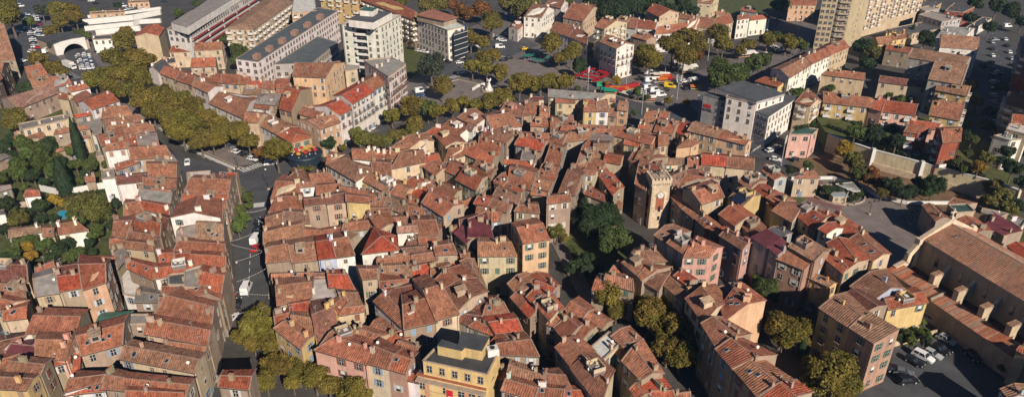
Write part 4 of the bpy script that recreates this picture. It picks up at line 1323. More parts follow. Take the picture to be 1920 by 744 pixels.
# hotel
Q4 = (1300, 150, 5.95)
R8 = block(Q4, '362,190 700,268 1015,160 575,30', 15.2, typ='f', rc='s', wc='w', flags='WNcv', label='white hotel with slate-grey overhanging roof by the car park', name='hotel', cat='hotel', bay=3.4)
w_ = annex(R8, Q4, '255,97 702,248 1020,157 560,14', 15.4, 16.3, 'g', 's', name='roof_edge')
annex(R8, Q4, '668,346 840,416 1178,190 1020,165', 0, 12, 'w', 's', name='side_wing')
annex(R8, Q4, '112,174 362,242 420,200 165,140', 0, 13, 'g', 's', name='front_wing')
o8 = R8.location
def strip_windows(root, t, a, b, ztop, floors, n, fl=3.0, w_=1.1, h=1.5):
    pa, pb = P(*tp(t, *a), ztop) - root.location, P(*tp(t, *b), ztop) - root.location; pa.z = pb.z = 0; d = (pb - pa).normalized(); nn = Vector((d.y, -d.x, 0))
    if nn.dot(-v2(root.location + pa)) < 0: nn = -nn
    ang = math.atan2(nn.y, nn.x) - math.pi / 2
    for f in range(floors):
        for k in range(n):
            p = pa.lerp(pb, (k + .5) / n) + nn * .04; link('window', WIN['n'][0], root, (p.x, p.y, ztop - 1.6 - fl * f), ang)
strip_windows(R8, Q4, (840, 416), (1178, 190), 12, 3, 9); strip_windows(R8, Q4, (668, 346), (840, 416), 12, 3, 4); strip_windows(R8, Q4, (240, 208), (362, 242), 13, 4, 2)
pa, pb = P(*tp(Q4, 112, 174), 13), P(*tp(Q4, 236, 207), 13)
d = (pb - pa).normalized(); n = Vector((d.y, -d.x, 0)); n = n if n.y < 0 else -n
sg = MB(); c = pa.lerp(pb, .5) + n * .15 - o8; cz = 8.6
sg.bar(Vector((c.x, c.y, cz + .7)) - d * 1.5, Vector((c.x, c.y, cz + .7)) + d * 1.5, .12, 1.3)
sg.obj('sign_panel', M['paint'], R8, color=(.5, .03, .02))
fc = bpy.data.curves.new('lettering', 'FONT'); fc.body = 'HOTEL'; fc.size = 1.5; fc.extrude = .04; fc.align_x = 'CENTER'; fc.materials.append(M['dark'])
to = bpy.data.objects.new('t', fc); COL.objects.link(to); tm = bpy.data.meshes.new_from_object(to.evaluated_get(bpy.context.evaluated_depsgraph_get())); bpy.data.objects.remove(to)
fo = link('lettering', tm, R8, (c.x, c.y, cz - 1.5), (math.pi / 2, 0, math.atan2(d.y, d.x)))
# yellow corner building with the flat black roof
Q5 = (780, 620, 6.0)
R9 = block(Q5, '78,338 800,492 942,212 228,182', 14, typ='f', rc='k', wc='y', flags='Ncl', win=False, label='yellow building with stepped dark flat roof and a red banner', name='corner_building', cat='building')
annex(R9, Q5, '240,168 515,226 556,186 292,102', 14, 16.2, 'y', 'k', name='roof_room'); annex(R9, Q5, '470,176 742,228 826,76 506,14', 14, 16.3, 'y', 'k', name='roof_room')
annex(R9, Q5, '14,482 795,655 880,520 88,380', 0, 10.3, 'y', 's', name='front_range')
o9 = R9.location
strip_windows(R9, Q5, (78, 338), (800, 492), 14, 1, 5)
pa, pb = P(*tp(Q5, 14, 482), 10.3), P(*tp(Q5, 795, 655), 10.3); d = (pb - pa).normalized(); n = Vector((d.y, -d.x, 0)); n = n if n.y < 0 else -n
mm = MB(); a = pa - o9; b = pb - o9; a.z = b.z = 9.6; mm.bar(a + n * .55, b + n * .55, 1.3, .25); a.z = b.z = 10.5; mm.bar(a + n * .2, b + n * .2, .5, .4, 1); mm.obj('cornice', [M['mortar'], M['brick']], R9)
ang = math.atan2(n.y, n.x) - math.pi / 2; Lf = (pb - pa).length
for f in range(2):
    for k in range(7):
        p = pa + d * Lf * (k + .5) / 7 + n * .05 - o9
        if k == 3: continue
        link('window', WIN['d'][0], R9, (p.x, p.y, 7.6 - 3.2 * f), ang)
bn = MB(); p = pa + d * Lf * .47 + n * .2 - o9; bn.box((0, 0, 0), (1.3, .06, 4.2), 0, 0); bn.box((0, .05, .5), (.8, .03, .16), 0, 1); bn.box((0, .05, .15), (.6, .03, .1), 0, 1)
tag(bn.obj('banner', [M['paint'], M['white']], None, p + o9 + Vector((0, 0, 6.0 - p.z - o9.z)), ang, (.5, .02, .03)), 'tall red banner on the front of the yellow corner building', 'banner')
for k in (1, 5):
    pl = MB(); p = pa + d * Lf * (k + .0) / 7 + n * .1 - o9; pl.box((0, 0, 0), (.9, .16, 8.6)); pl.obj('pilaster', M['paint'], R9, (p.x, p.y, 4.3), ang, (.5, .26, .16))
ac = MB(); p = P(*tp(Q5, 860, 215), 15); ac.box((0, 0, .6), (2.2, 1.6, 1.6), 0, 0); ac.lathe((0, 0, 1.4), [(.5, 0), (.5, .15)], 12, 1)
tag(ac.obj('air_conditioner', [M['white'], M['dark']], None, (p.x, p.y, 14.2), .3), 'white ventilation unit on the dark roof of the yellow building', 'ventilation unit')
# pink building at the end of the retaining wall
Q6 = (1420, 240, 3.98)
R10 = block(Q6, '238,52 408,52 452,12 292,-12', 9, typ='f', rc='e', wc='p', flags='WNDc', label='pink building with planted flat roof by the retaining wall', cat='building', name='pink_building')
gp = MB(); p0 = P(*tp(Q6, 420, 120), 5); p1 = P(*tp(Q6, 455, 30), 5)

# ---------------------------------------------------------------- clock tower
def clock_tower():
    A = v2(P(1224.8, 348.7, 14)); B = v2(P(1255.9, 347, 14)); d = (B - A).normalized(); nrm = Vector((-d.y, d.x, 0)); W = 5.4; c = (A + B) / 2 + nrm * W / 2
    root = empty('clock_tower', (c.x, c.y, 0), math.atan2(d.y, d.x)); tag(root, 'square stone clock tower with crenellated top and white clock face', 'clock tower')
    R = MB()
    def tier(b, w0, w1, z0, z1, mi=0):
        vs = [(sx * w / 2, sy * w / 2, z) for w, z in ((w0, z0), (w1, z1)) for sx, sy in ((-1, -1), (1, -1), (1, 1), (-1, 1))]
        b.add(vs, [(3, 2, 1, 0), (4, 5, 6, 7), (0, 1, 5, 4), (1, 2, 6, 5), (2, 3, 7, 6), (3, 0, 4, 7)], mi)
    b = MB(); tier(b, 5.7, 5.2, 0, 13.6); b.obj('shaft', M['stone'], root); solid([root.matrix_basis @ Vector(v) + Vector((c.x, c.y, 0)) * 0 for v in b.v] if False else [Vector((v.x + c.x, v.y + c.y, v.z)) for v in b.v], b.f)
    b = MB(); tier(b, 5.5, 5.5, 13.6, 13.95); tier(b, 5.9, 5.9, 13.952, 14.25)
    for k in range(9):
        for s in (-1, 1):
            x = -2.5 + k * .625; b.box((x, s * 2.8, 14.45), (.28, .35, .4)); b.box((s * 2.8, x, 14.45), (.35, .28, .4))
    tier(b, 5.95, 5.95, 14.65, 15.7); b.obj('cornice', M['stone'], root)
    b = MB()
    for k in range(6):
        x = -2.7 + k * 1.08
        for s in (-1, 1):
            b.box((x, s * 2.78, 16.0), (.55, .38, .7), 0); 
            if 0 < k < 5: b.box((s * 2.78, x, 16.0), (.38, .55, .7), 0)
    b.obj('battlements', M['stone'], root)
    b = MB(); b.prism([(-2.6, -2.6), (2.6, -2.6), (2.6, 2.6), (-2.6, 2.6)], 15.9, 15.98); b.box((.6, .2, 16.15), (1.3, 1.8, .35)); b.box((-1.2, .9, 16.05), (1.6, 1.2, .15)); b.obj('tower_roof', M['mortar'], root)
    # iron bell cage
    b = MB()
    for sx in (-1, 1):
        for sy in (-1, 1): b.tube([(sx * .9, sy * .9 + .6, 15.9), (sx * .9, sy * .9 + .6, 18), (sx * .3, sy * .3 + .6, 19.2), (0, .6, 19.6)], [.05] * 4, 5)
    for z_ in (17, 18): b.bar((-.9, -.3, z_), (.9, -.3, z_), .06, .06); b.bar((-.9, 1.5, z_), (.9, 1.5, z_), .06, .06); b.bar((-.9, -.3, z_), (-.9, 1.5, z_), .06, .06); b.bar((.9, -.3, z_), (.9, 1.5, z_), .06, .06)
    cg = b.obj('bell_cage', M['dark'], root); b = MB(); b.lathe((0, .6, 17), [(.5, 0), (.42, .2), (.25, .6), (.12, .75)], 14); b.obj('bell', M['dark'], cg, smooth=True)
    for i in range(4):
        g = MB(); g.box((0, 0, 7.4), (2.5, .12, 5.4), 0, 0); g.lathe((0, 0, 10.1), [(0.01, 0), (0.01, 0.01)], 4, 0)
        # round-headed brick panel with stone ring
        n = 16; pts = [(1.25 * math.cos(math.pi * k / n), 10.1 + 1.25 * math.sin(math.pi * k / n)) for k in range(n + 1)]
        vs = [(x, y, z_) for y in (-.06, .06) for x, z_ in pts]; g.add(vs, [tuple(range(n + 1)), tuple(range(2 * n + 1, n, -1))] + [(k + 1, k, k + n + 1, k + n + 2) for k in range(n)], 0)
        for k in range(n):
            a0, a1 = math.pi * k / n, math.pi * (k + 1) / n; g.bar((1.35 * math.cos(a0), -.08, 10.6 + 1.35 * math.sin(a0)), (1.35 * math.cos(a1), -.08, 10.6 + 1.35 * math.sin(a1)), .18, .22, 1)
        po = g.obj('brick_panel', [M['brick'], M['stone']], root, Vector((0, -2.68, 0)) if i == 0 else ((2.68, 0, 0) if i == 1 else ((0, 2.68, 0) if i == 2 else (-2.68, 0, 0))), (0, 0, i * math.pi / 2))
        if i in (0, 3):
            f = MB(); f.tube([(0, -.10, 10.9), (0, -.24, 10.9)], [1.05, 1.05], 28, 0); f.tube([(0, -.24, 10.9), (0, -.27, 10.9)], [1.05, .98], 28, 1)
            for k in range(12):
                t = math.pi * k / 6; f.bar((.72 * math.sin(t), -.29, 10.9 + .72 * math.cos(t)), (.88 * math.sin(t), -.29, 10.9 + .88 * math.cos(t)), .04, .09, 1)
            co = f.obj('clock_face', [M['white'], M['dark']], po)
            hd = MB(); hd.tube([(0, -.275, 10.9), (0, -.285, 10.9)], [.97, .97], 28, 2); hd.bar((0, -.31, 10.9), (-.3, -.31, 11.35), .05, .1, 1); hd.bar((0, -.31, 10.9), (-.45, -.31, 11.5), .03, .06, 1); hd.bar((0, -.31, 10.9), (.28, -.31, 10.6), .05, .08, 1)
            hd.obj('clock_hands', [M['stone'], M['dark'], M['white']], co)
        wn_ = MB(); wn_.box((0, -.1, 6.2), (.75, .14, 1.5), 0, 0); pts = [(.375 * math.cos(math.pi * k / 10), 6.95 + .375 * math.sin(math.pi * k / 10)) for k in range(11)]
        wn_.add([(x, y, z_) for y in (-.17, -.03) for x, z_ in pts], [tuple(range(11)), tuple(range(21, 10, -1))] + [(k + 1, k, k + 11, k + 12) for k in range(10)], 0)
        wn_.box((0, -.12, 3.3), (.7, .14, 1.3), 0, 0); wn_.box((0, -.14, 5.4), (1.0, .2, .14), 0, 1); wn_.obj('window', [M['glass'], M['stone']], po)
    # rubble masonry with pale dressed corners
    q = MB()
    for sx in (-1, 1):
        for sy in (-1, 1):
            for k in range(22):
                z_ = .35 + k * .6; w_ = 2.85 - .25 * z_ / 13.6; L_ = .8 if k % 2 else .5; L2 = .5 if k % 2 else .8
                q.box((sx * (w_ - L_ / 2 + .03), sy * (w_ + .01 - L2 / 2 + .02), z_), (L_, L2, .34))
    q.obj('quoins', M['mortar'], root)
clock_tower()
# ---------------------------------------------------------------- church
def church():
    A = v2(P(1730.5, 446, 14)); d = Vector((.3069, -.9517, 0)); n = Vector((.9517, .3069, 0)); W = 7.6; Lc = 46; HE = 14; HR = 17
    c = A; root = empty('church', (c.x, c.y, 0)); tag(root, 'large church with long tiled roof, stone cross and buttresses', 'church')
    def pt(s, t, z): v = d * s + n * t; return Vector((v.x, v.y, z))
    b = MB(); T2 = 2 * W
    vs = [pt(0, 0, 0), pt(Lc, 0, 0), pt(Lc, T2, 0), pt(0, T2, 0), pt(0, 0, HE), pt(Lc, 0, HE), pt(Lc, T2, HE), pt(0, T2, HE), pt(0, W, HR), pt(Lc, W, HR)]
    fs = [(1, 0, 4, 5), (3, 2, 6, 7), (0, 3, 7, 8, 4), (2, 1, 5, 9, 6), (4, 8, 9, 5), (8, 7, 6, 9)]
    b.add(vs, fs); b.obj('wall', M['wall'], root, color=(.36, .27, .19)); solid(vs, fs, root.location)
    r = MB(); u = Vector((0, 0, .15)); rn = random.Random(4)
    slab(r, pt(Lc, -.45, HE - .18) + u, pt(.6, -.45, HE - .18) + u, pt(.6, W, HR) + u, pt(Lc, W, HR) + u, rnd=rn, jit=.04, th=.25); slab(r, pt(.6, T2 + .45, HE - .18) + u, pt(Lc, T2 + .45, HE - .18) + u, pt(Lc, W, HR) + u, pt(.6, W, HR) + u, rnd=rn, jit=.04, v0=33, th=.25)
    r.bar(pt(.6, W, HR) + u, pt(Lc, W, HR) + u, .35, .2, 1)
    for k in range(int(Lc / .5)):   # rows of raised cover tiles bedded in pale mortar, as the photo shows them
        s = .8 + k * .5
        for (ta, tb) in ((-.4, W), (T2 + .4, W)):
            z0 = HE - .18; a_ = pt(s, ta, z0) + u; b_ = pt(s, tb, HR) + u; q = rn.uniform(0, .5); 
            while q < .95:
                e = min(q + rn.uniform(.08, .3), 1); r.bar(a_.lerp(b_, q) + Vector((0, 0, .03)), a_.lerp(b_, e) + Vector((0, 0, .03)), .13, .07, rn.choice((1, 0, 0))); q = e + rn.uniform(.02, .25)
    r.obj('roof', [roof_mat('church_tiles'), M['mortar']], root, color=(.36, .20, .13))
    sk = link('skylight', SKYL, root, pt(4.5, 5, HE + 2.15), (0, 0, 1.9))
    # west gable coping, raised above the roof, with the cross on a pedestal
    g = MB()
    for a_, b_ in ((pt(.1, -.6, HE - .5), pt(.1, W, HR + .75)), (pt(.1, T2 + .6, HE - .5), pt(.1, W, HR + .75))): g.bar(a_, b_, 1.1, 1.5)
    g.box(tuple(pt(.1, -.9, HE - .6)), (1.5, 1.6, 1.5), math.atan2(d.y, d.x)); g.box(tuple(pt(.1, T2 + .9, HE - .4)), (1.5, 1.6, 1.8), math.atan2(d.y, d.x)); g.box(tuple(pt(.1, T2 + .9, HE + .7)), (1.0, 1.0, .5), math.atan2(d.y, d.x))
    g.bar(pt(.1, -.9, HE - 1.2), pt(.1, -3.2, HE - 4.2), 1.1, 1.3); g.bar(pt(.1, -3.2, HE - 4.2), pt(.1, -3.4, 7.5), 1.2, 1.2); g.bar(pt(.1, -3.2, 7.6), pt(.1, -6.6, 6.3), 1.2, 1.4)
    g.box(tuple(pt(-.3, W, 7)), (1.0, T2, 14), math.atan2(d.y, d.x)); gab = g.obj('gable_coping', M['wall'], root, color=(.62, .48, .34))
    x = MB(); z0 = HR + 1.3; x.box(tuple(pt(.1, W, z0 + .3)), (.8, .8, .8), math.atan2(d.y, d.x)); x.bar(pt(.1, W, z0 + .6), pt(.1, W, z0 + 2.7), .3, .3); x.bar(pt(.1, W - .7, z0 + 1.9), pt(.1, W + .7, z0 + 1.9), .3, .3)
    for q in (pt(.1, W - .75, z0 + 1.9), pt(.1, W + .75, z0 + 1.9), pt(.1, W, z0 + 2.75)): x.box(tuple(q), (.32, .32, .42), math.atan2(d.y, d.x))
    x.obj('cross', M['wall'], gab, color=(.62, .52, .40))
    # side gallery: outer wall, shelter roof, and the buttresses that rise from it
    ga = MB(); T0, T1 = -8.2, -4.9
    ga.add([pt(-.4, T0, 0), pt(Lc, T0, 0), pt(Lc, T1, 0), pt(-.4, T1, 0), pt(-.4, T0, 5.9), pt(Lc, T0, 5.9), pt(Lc, T1, 6.7), pt(-.4, T1, 6.7)], [(0, 4, 5, 1), (3, 2, 6, 7), (0, 3, 7, 4), (1, 5, 6, 2), (4, 7, 6, 5)])
    go = ga.obj('side_gallery', M['wall'], root, color=(.34, .26, .19)); solid(ga.v, [f for f in ga.f], root.location)
    gr = MB()
    for s0, s1, dz in ((-.5, 13.5, .25), (13.55, Lc, 0)):
        slab(gr, pt(s1, T0 - .5, 5.75 + dz) + u, pt(s0, T0 - .5, 5.75 + dz) + u, pt(s0, T1 + .4, 6.85 + dz) + u, pt(s1, T1 + .4, 6.85 + dz) + u, rnd=rn, jit=.04)
        for k in range(int((s1 - s0) / .42)):
            s = s0 + .3 + k * .42; gr.bar(pt(s, T0 - .5, 5.78 + dz) + u, pt(s, T1 + .4, 6.88 + dz) + u, .14, .1, 1 if rn.random() < .45 else 0)
    gr.bar(pt(13.5, T0 - .5, 6.2) + u, pt(13.5, T1 + .4, 7.2) + u, .4, .5, 1)
    gr.obj('gallery_roof', [bpy.data.materials['church_tiles'], M['mortar']], go, color=(.42, .16, .085))
    fl_ = MB(); fl_.add([pt(0, T1, 5.2), pt(Lc, T1, 5.2), pt(Lc, 0, 5.6), pt(0, 0, 5.6)], [(0, 3, 2, 1)]); fl_.obj('shaded_gap_sheet', bpy.data.materials['church_tiles'], root, color=(.10, .05, .035))  # dark sheet across the gap behind the gallery, shade put into its colour
    for k in range(5):
        s = 9.2 + k * 6.9; bb = MB(); w_ = 1.35
        vs = []
        for ss in (s - w_ / 2, s + w_ / 2): vs += [pt(ss, T1 + .2, 3), pt(ss, 0, 3), pt(ss, 0, 8.4), pt(ss, T1 + 2.2, 10.2), pt(ss, T1 + .2, 9.9)]
        bb.add([pt(s - w_ / 2, T1 + .2, 0), pt(s + w_ / 2, T1 + .2, 0), pt(s + w_ / 2, T1 + 2.3, 0), pt(s - w_ / 2, T1 + 2.3, 0), pt(s - w_ / 2, T1 + .2, 9.6), pt(s + w_ / 2, T1 + .2, 9.6), pt(s + w_ / 2, T1 + 2.3, 10.1), pt(s - w_ / 2, T1 + 2.3, 10.1)],
            [(0, 4, 5, 1), (1, 5, 6, 2), (2, 6, 7, 3), (3, 7, 4, 0), (4, 7, 6, 5)], 0)
        bb.add([pt(s - .4, T1 + 2.2, 5), pt(s + .4, T1 + 2.2, 5), pt(s + .4, 0, 9), pt(s - .4, 0, 9), pt(s - .4, T1 + 2.2, 8.2), pt(s + .4, T1 + 2.2, 8.2), pt(s + .4, 0, 11.5), pt(s - .4, 0, 11.5)], [(0, 1, 5, 4), (1, 2, 6, 5), (2, 3, 7, 6), (3, 0, 4, 7), (4, 5, 6, 7)], 0)
        bo = bb.obj('buttress', M['wall'], root, color=(.50, .38, .26)); solid(bb.v, bb.f, root.location)
        cp = MB(); slab(cp, pt(s + w_ / 2 + .1, T1, 9.7), pt(s - w_ / 2 - .1, T1, 9.7), pt(s - w_ / 2 - .1, T1 + 2.5, 10.25), pt(s + w_ / 2 + .1, T1 + 2.5, 10.25), rnd=rn, jit=0); cp.obj('buttress_cap', [bpy.data.materials['church_tiles'], M['mortar']], bo, color=(.34, .22, .14))
    for k in range(6):
        s = 5.6 + k * 6.9; wm = MB(); a0 = pt(s, -.06, 10.2); dd = Vector((d.x, d.y, 0))
        pts = [(-.45, 8.9), (.45, 8.9)] + [(.45 * math.cos(math.pi * j / 10), 10.9 + .45 * math.sin(math.pi * j / 10)) for j in range(11)]
        vs = [pt(s + x, y, z_) for y in (-.08, .05) for x, z_ in pts]; N_ = len(pts)
        wm.add(vs, [tuple(range(N_)), tuple(range(2 * N_ - 1, N_ - 1, -1))] + [(j, (j + 1) % N_, (j + 1) % N_ + N_, j + N_) for j in range(N_)]); wm.obj('window', M['glass'], root)
    dn = MB(); dn.bar(pt(12, T0 - .1, 0), pt(12, T0 - .1, 5.8), .14, .14); dn.obj('drainpipe', M['dark'], go)
church()
# chapel-like dark wall left of the clock tower is the side of its neighbour hall
# ---------------------------------------------------------------- walls
def wall_line(name, pts, h, w_, m, label, cat='wall', base=0.0, color=None, cap=None, group=None, px=True):
    g_ = [P(*p, base) for p in pts] if px else [Vector(p) for p in pts]; o = g_[0].copy(); b = MB()
    for i in range(len(g_) - 1):
        b.bar(g_[i] - o + Vector((0, 0, h / 2)), g_[i + 1] - o + Vector((0, 0, h / 2)), w_, h)
        b.box(tuple(g_[i + 1] - o + Vector((0, 0, h / 2 - .01))), (w_ * .98, w_ * .98, h), 0)
    root = empty(name, o); b.obj('masonry', M[m], root, color=color)
    if cap:
        c = MB()
        for i in range(len(g_) - 1): c.bar(g_[i] - o + Vector((0, 0, h + .08)), g_[i + 1] - o + Vector((0, 0, h + .08)), w_ + .2, .16)
        c.obj('coping', M[cap], root)
    tag(root, label, cat, group); return root
TB = [P(1546, 283), P(1630, 313), P(1720, 338), P(1850, 374)]; back = [p + Vector((4, 26, 0)) for p in TB]
tb = MB(); tb.prism([(p.x, p.y) for p in TB] + [(p.x, p.y) for p in reversed(back)], 0, 6.0)
struct(tb.obj('garden_terrace', [M['grass']])); solid(tb.v, tb.f)
rw = wall_line('retaining_wall', [(1546, 283), (1630, 313), (1720, 338), (1850, 374), (1900, 392)], 6.6, .7, 'wall', 'long high beige retaining wall with white piers', color=(.60, .50, .32), cap='white')
pl = MB(); 
for i in range(len(TB) - 1):
    e = Vector((-.1, -.5, 1.1)); pl.bar(TB[i] - TB[0] + e, TB[i + 1] - TB[0] + e, .7, 2.2)
pl.obj('plinth', M['stone'], rw)
for p in (TB[1], TB[2], TB[3]):
    m_ = MB(); q = p - TB[0]; m_.box((q.x, q.y - .3, 3.6), (1.1, 1.4, 7.2), -.2); m_.obj('pier', M['white'], rw)
wall_line('parapet_wall', [(1483, 337), (1560, 336), (1612, 350), (1645, 371), (1700, 383), (1778, 383)], 1.1, .5, 'white', 'low white parapet wall curving round the church square')
wall_line('garden_wall', [(230/2.975, 240+350/2.975), (350/2.975, 240+378/2.975), (590/2.975, 240+335/2.975)], 2.2, .4, 'white', 'long white garden wall behind the dark cypress')
wall_line('garden_wall', [(20, 390), (64, 386)], 1.8, .3, 'mortar', 'short tan garden wall among the villas')
wall_line('quay_wall', [(1396, 255), (1400, 318)], 1.0, .4, 'mortar', 'low wall beside the street right of the market houses')
wall_line('boulevard_wall', [(300, 243), (360, 283), (440, 318)], .9, .3, 'white', 'low white wall with posts along the boulevard walk')
wall_line('yard_wall', [(1672, 650), (1712, 640), (1753, 628)], 1.6, .3, 'wall', 'low cream wall of the palm garden', color=WC['c'])
Q2b = (0, 0, 3.98)
for i, (pts, h) in enumerate((([(157, 47), (250, 38), (300, 28)], 3.2), ([(160, 58), (250, 49), (262, 45), (300, 43)], 2.6), ([(181, 66), (230, 61), (262, 58)], 3.0), ([(165, 34), (240, 26), (300, 18)], 1.6))):
    wall_line('terrace_wall', pts, h, 1.6, 'white', ('upper long white terrace wall', 'middle white terrace wall', 'lowest white terrace wall', 'topmost white terrace wall with railing')[i] + ' behind the arched bridge')
def arch_bridge():
    a, b = P(107, 105), P(165, 93); d = (b - a); Lb = d.length; d /= Lb; root = empty('arched_bridge', a, math.atan2(d.y, d.x)); tag(root, 'white bridge wall with one broad round arch', 'bridge')
    m = MB(); n = 20; r = Lb * .36; cx = Lb * .56; zc = -1.2; hh = 6.6
    up = [(0, hh - .8), (Lb * .25, hh), (Lb * .6, hh + .3), (Lb, hh)]
    def topz(x):
        for (x0, z0), (x1, z1) in zip(up, up[1:]):
            if x <= x1 + 1e-6: return z0 + (z1 - z0) * (x - x0) / (x1 - x0)
        return hh
    xs = [0, cx - r] + [cx - r * math.cos(math.pi * k / n) for k in range(1, n)] + [cx + r, Lb]; xs = sorted(set(round(x, 4) for x in xs))
    for x0, x1 in zip(xs, xs[1:]):
        if x1 > Lb + .01: continue
        def low(x): return max(0, zc + math.sqrt(max(r * r - (x - cx) ** 2, 0))) if abs(x - cx) < r else 0
        z = [low(x0), low(x1)]
        vs = [(x, y, q) for y in (0, 1.0) for x, q in ((x0, z[0]), (x1, z[1]), (x1, topz(x1)), (x0, topz(x0)))]
        m.add(vs, [(0, 1, 2, 3), (7, 6, 5, 4), (3, 2, 6, 7), (1, 0, 4, 5)])
    m.add([(0, 0, 0), (0, 1, 0), (0, 1, topz(0)), (0, 0, topz(0))], [(3, 2, 1, 0)]); m.obj('arch_wall', M['white'], root)
    k = MB(); k.box((cx, 12, hh - 1.0), (2 * r + 6, 22, .8)); k.obj('deck', M['asphalt'], root)
    k = MB(); k.box((cx - r - 1.5, 12, 2.4), (3, 22, 4.9)); k.box((cx + r + 1.5, 12, 2.4), (3, 22, 4.9)); k.obj('abutment', M['mortar'], root)
arch_bridge()
parse(Q2b, '''
692,300 838,292 830,262 690,272 s w 7 f +WN
955,26 1112,18 1105,5 955,10 t o 4 f
670,110 930,95 925,80 670,92 t o 4 f
''', cat='building', group='low buildings behind the arched bridge')
build_houses()
# ---------------------------------------------------------------- trees
def crown_mesh(seed, n=4800, tall=1.0, leaf=.072, lob=18):
    r = random.Random(seed); lobes = []
    for i in range(lob):
        t = r.uniform(0, 2 * math.pi); z = r.uniform(-.55, .75); q = math.sqrt(max(0, 1 - z * z)) * r.uniform(.3, .68); s = r.uniform(.22, .42)
        lobes.append((Vector((q * math.cos(t), q * math.sin(t), z * .6)), s))
    lobes.append((Vector((0, 0, 0)), .6)); vs = []; fs = []; tone = []
    tot = sum(s * s for _, s in lobes)
    for c, s in lobes:
        tn = r.uniform(.82, 1.18)
        for k in range(int(n * s * s / tot)):
            z = r.uniform(-1, 1); t = r.uniform(0, 2 * math.pi); q = math.sqrt(1 - z * z); rad = s * (r.random() ** .35) * r.uniform(.85, 1.12)
            dv = Vector((q * math.cos(t), q * math.sin(t), z)); p = c + dv * rad
            if p.z < -.62: continue
            nn = (dv + Vector((r.gauss(0, .6), r.gauss(0, .6), r.gauss(0, .6) + .3))).normalized(); u = nn.orthogonal().normalized(); w = nn.cross(u); a = r.uniform(0, 6.28)
            u, w = u * math.cos(a) + w * math.sin(a), w * math.cos(a) - u * math.sin(a); h = leaf * r.uniform(.6, 1.3); i0 = len(vs)
            vs += [p - u * h - w * h * .6, p + u * h * .9 - w * h * .7, p + u * h * .7 + w * h * .8, p - u * h * .6 + w * h * .6]
            fs.append((i0, i0 + 1, i0 + 2, i0 + 3)); tone.append(tn * r.uniform(.7, 1.3))
    for v in vs: v.z *= tall
    me = mesh('crown', vs, fs, [M['leaf']]); at = me.attributes.new('tone', 'FLOAT', 'FACE'); at.data.foreach_set('value', tone); return me
def cyp_mesh(seed):
    r = random.Random(seed); vs = []; fs = []; tone = []
    for k in range(2600):
        h = r.random(); R = (math.sin(math.pi * min(1, (h * .93 + .07)) ** .7)) ** .8 * (1 - .1 * h); t = r.uniform(0, 6.28); rr = R * r.uniform(.7, 1.02)
        p = Vector((rr * math.cos(t), rr * math.sin(t), h * 6.5)); nn = Vector((math.cos(t), math.sin(t), .3 + r.gauss(0, .3))).normalized(); u = Vector((-math.sin(t), math.cos(t), 0)); w = nn.cross(u)
        q = .11 * r.uniform(.6, 1.3); i0 = len(vs); vs += [p - u * q * .6 - w * q * 1.6, p + u * q * .6 - w * q * 1.6, p + u * q * .3 + w * q * 1.8, p - u * q * .3 + w * q * 1.8]; fs.append((i0, i0 + 1, i0 + 2, i0 + 3)); tone.append(r.uniform(.6, 1.3))
    me = mesh('crown', vs, fs, [M['leaf']]); at = me.attributes.new('tone', 'FLOAT', 'FACE'); at.data.foreach_set('value', tone); return me
CR = [crown_mesh(i) for i in range(7)]; CRT = [crown_mesh(20 + i, tall=1.35) for i in range(3)]; CRB = [crown_mesh(40 + i, n=9000, leaf=.046, lob=26) for i in range(4)]; CY = [cyp_mesh(3), cyp_mesh(5)]
def trunk_mesh(seed):
    r = random.Random(seed); b = MB(); b.tube([(0, 0, -1.6), (.02, .01, -1.0), (0, 0, -.45)], [.085, .06, .05], 8)
    for k in range(6):
        t = k * 1.05 + r.uniform(-.3, .3); e = Vector((math.cos(t) * .55, math.sin(t) * .55, r.uniform(.0, .45))); b.tube([(0, 0, -.5), e * .5 + Vector((0, 0, -.25)), e], [.035, .022, .008], 5)
    return mesh('trunk', b.v, b.f, [M['bark']], b.uv, b.m)
TR = [trunk_mesh(i) for i in range(3)]
TC = dict(p=((.16, .13, .026), 'ochre-leaved plane tree'), o=((.13, .12, .03), 'olive-green tree'), d=((.035, .055, .022), 'dark green tree'), y=((.26, .17, .025), 'yellow-leaved tree'),
          b=((.17, .075, .025), 'rusty brown tree'), g=((.08, .105, .028), 'green leafy tree'), s=((.06, .07, .045), 'grey-green tree'))
TN = [0]
def tree(t, x, y, r, k='p', group='trees of the town', g0=0.0):
    X, Y = tp(t, x, y); rp = r * (KX if t in TILE and t != 'K' else 1 / t[2] if not isinstance(t, str) else KX); TN[0] += 1
    R = rp / scale_at(Y + rp * 1.3) ; R = min(R, 9)
    p = P(X, Y, 1.5 * R + g0); rn = random.Random(TN[0]); zt = 1.5 * R + g0
    big = rp > 22; me = rn.choice(CRB) if big else rn.choice(CR)
    shr = R < 2.45; root = empty('shrub' if shr else 'tree', (p.x, p.y, g0), 0, None); col, nm = TC[k]; v = rn.uniform(.85, 1.2)
    link('crown', me, root, (0, 0, 1.5 * R), rn.uniform(0, 6.28), tuple(c * v * rn.uniform(.93, 1.07) for c in col), (R, R, R * rn.uniform(.85, 1.05)))
    link('trunk', rn.choice(TR), root, (0, 0, 1.6 * R * .94), rn.uniform(0, 6.28), None, (R, R, R * .94))
    later(root, nm.replace('plane tree', 'shrub').replace('tree', 'shrub') if shr else nm, 'shrub' if shr else 'tree', group.replace('trees', 'shrubs') if shr else group, (p.x, p.y, zt)); return root
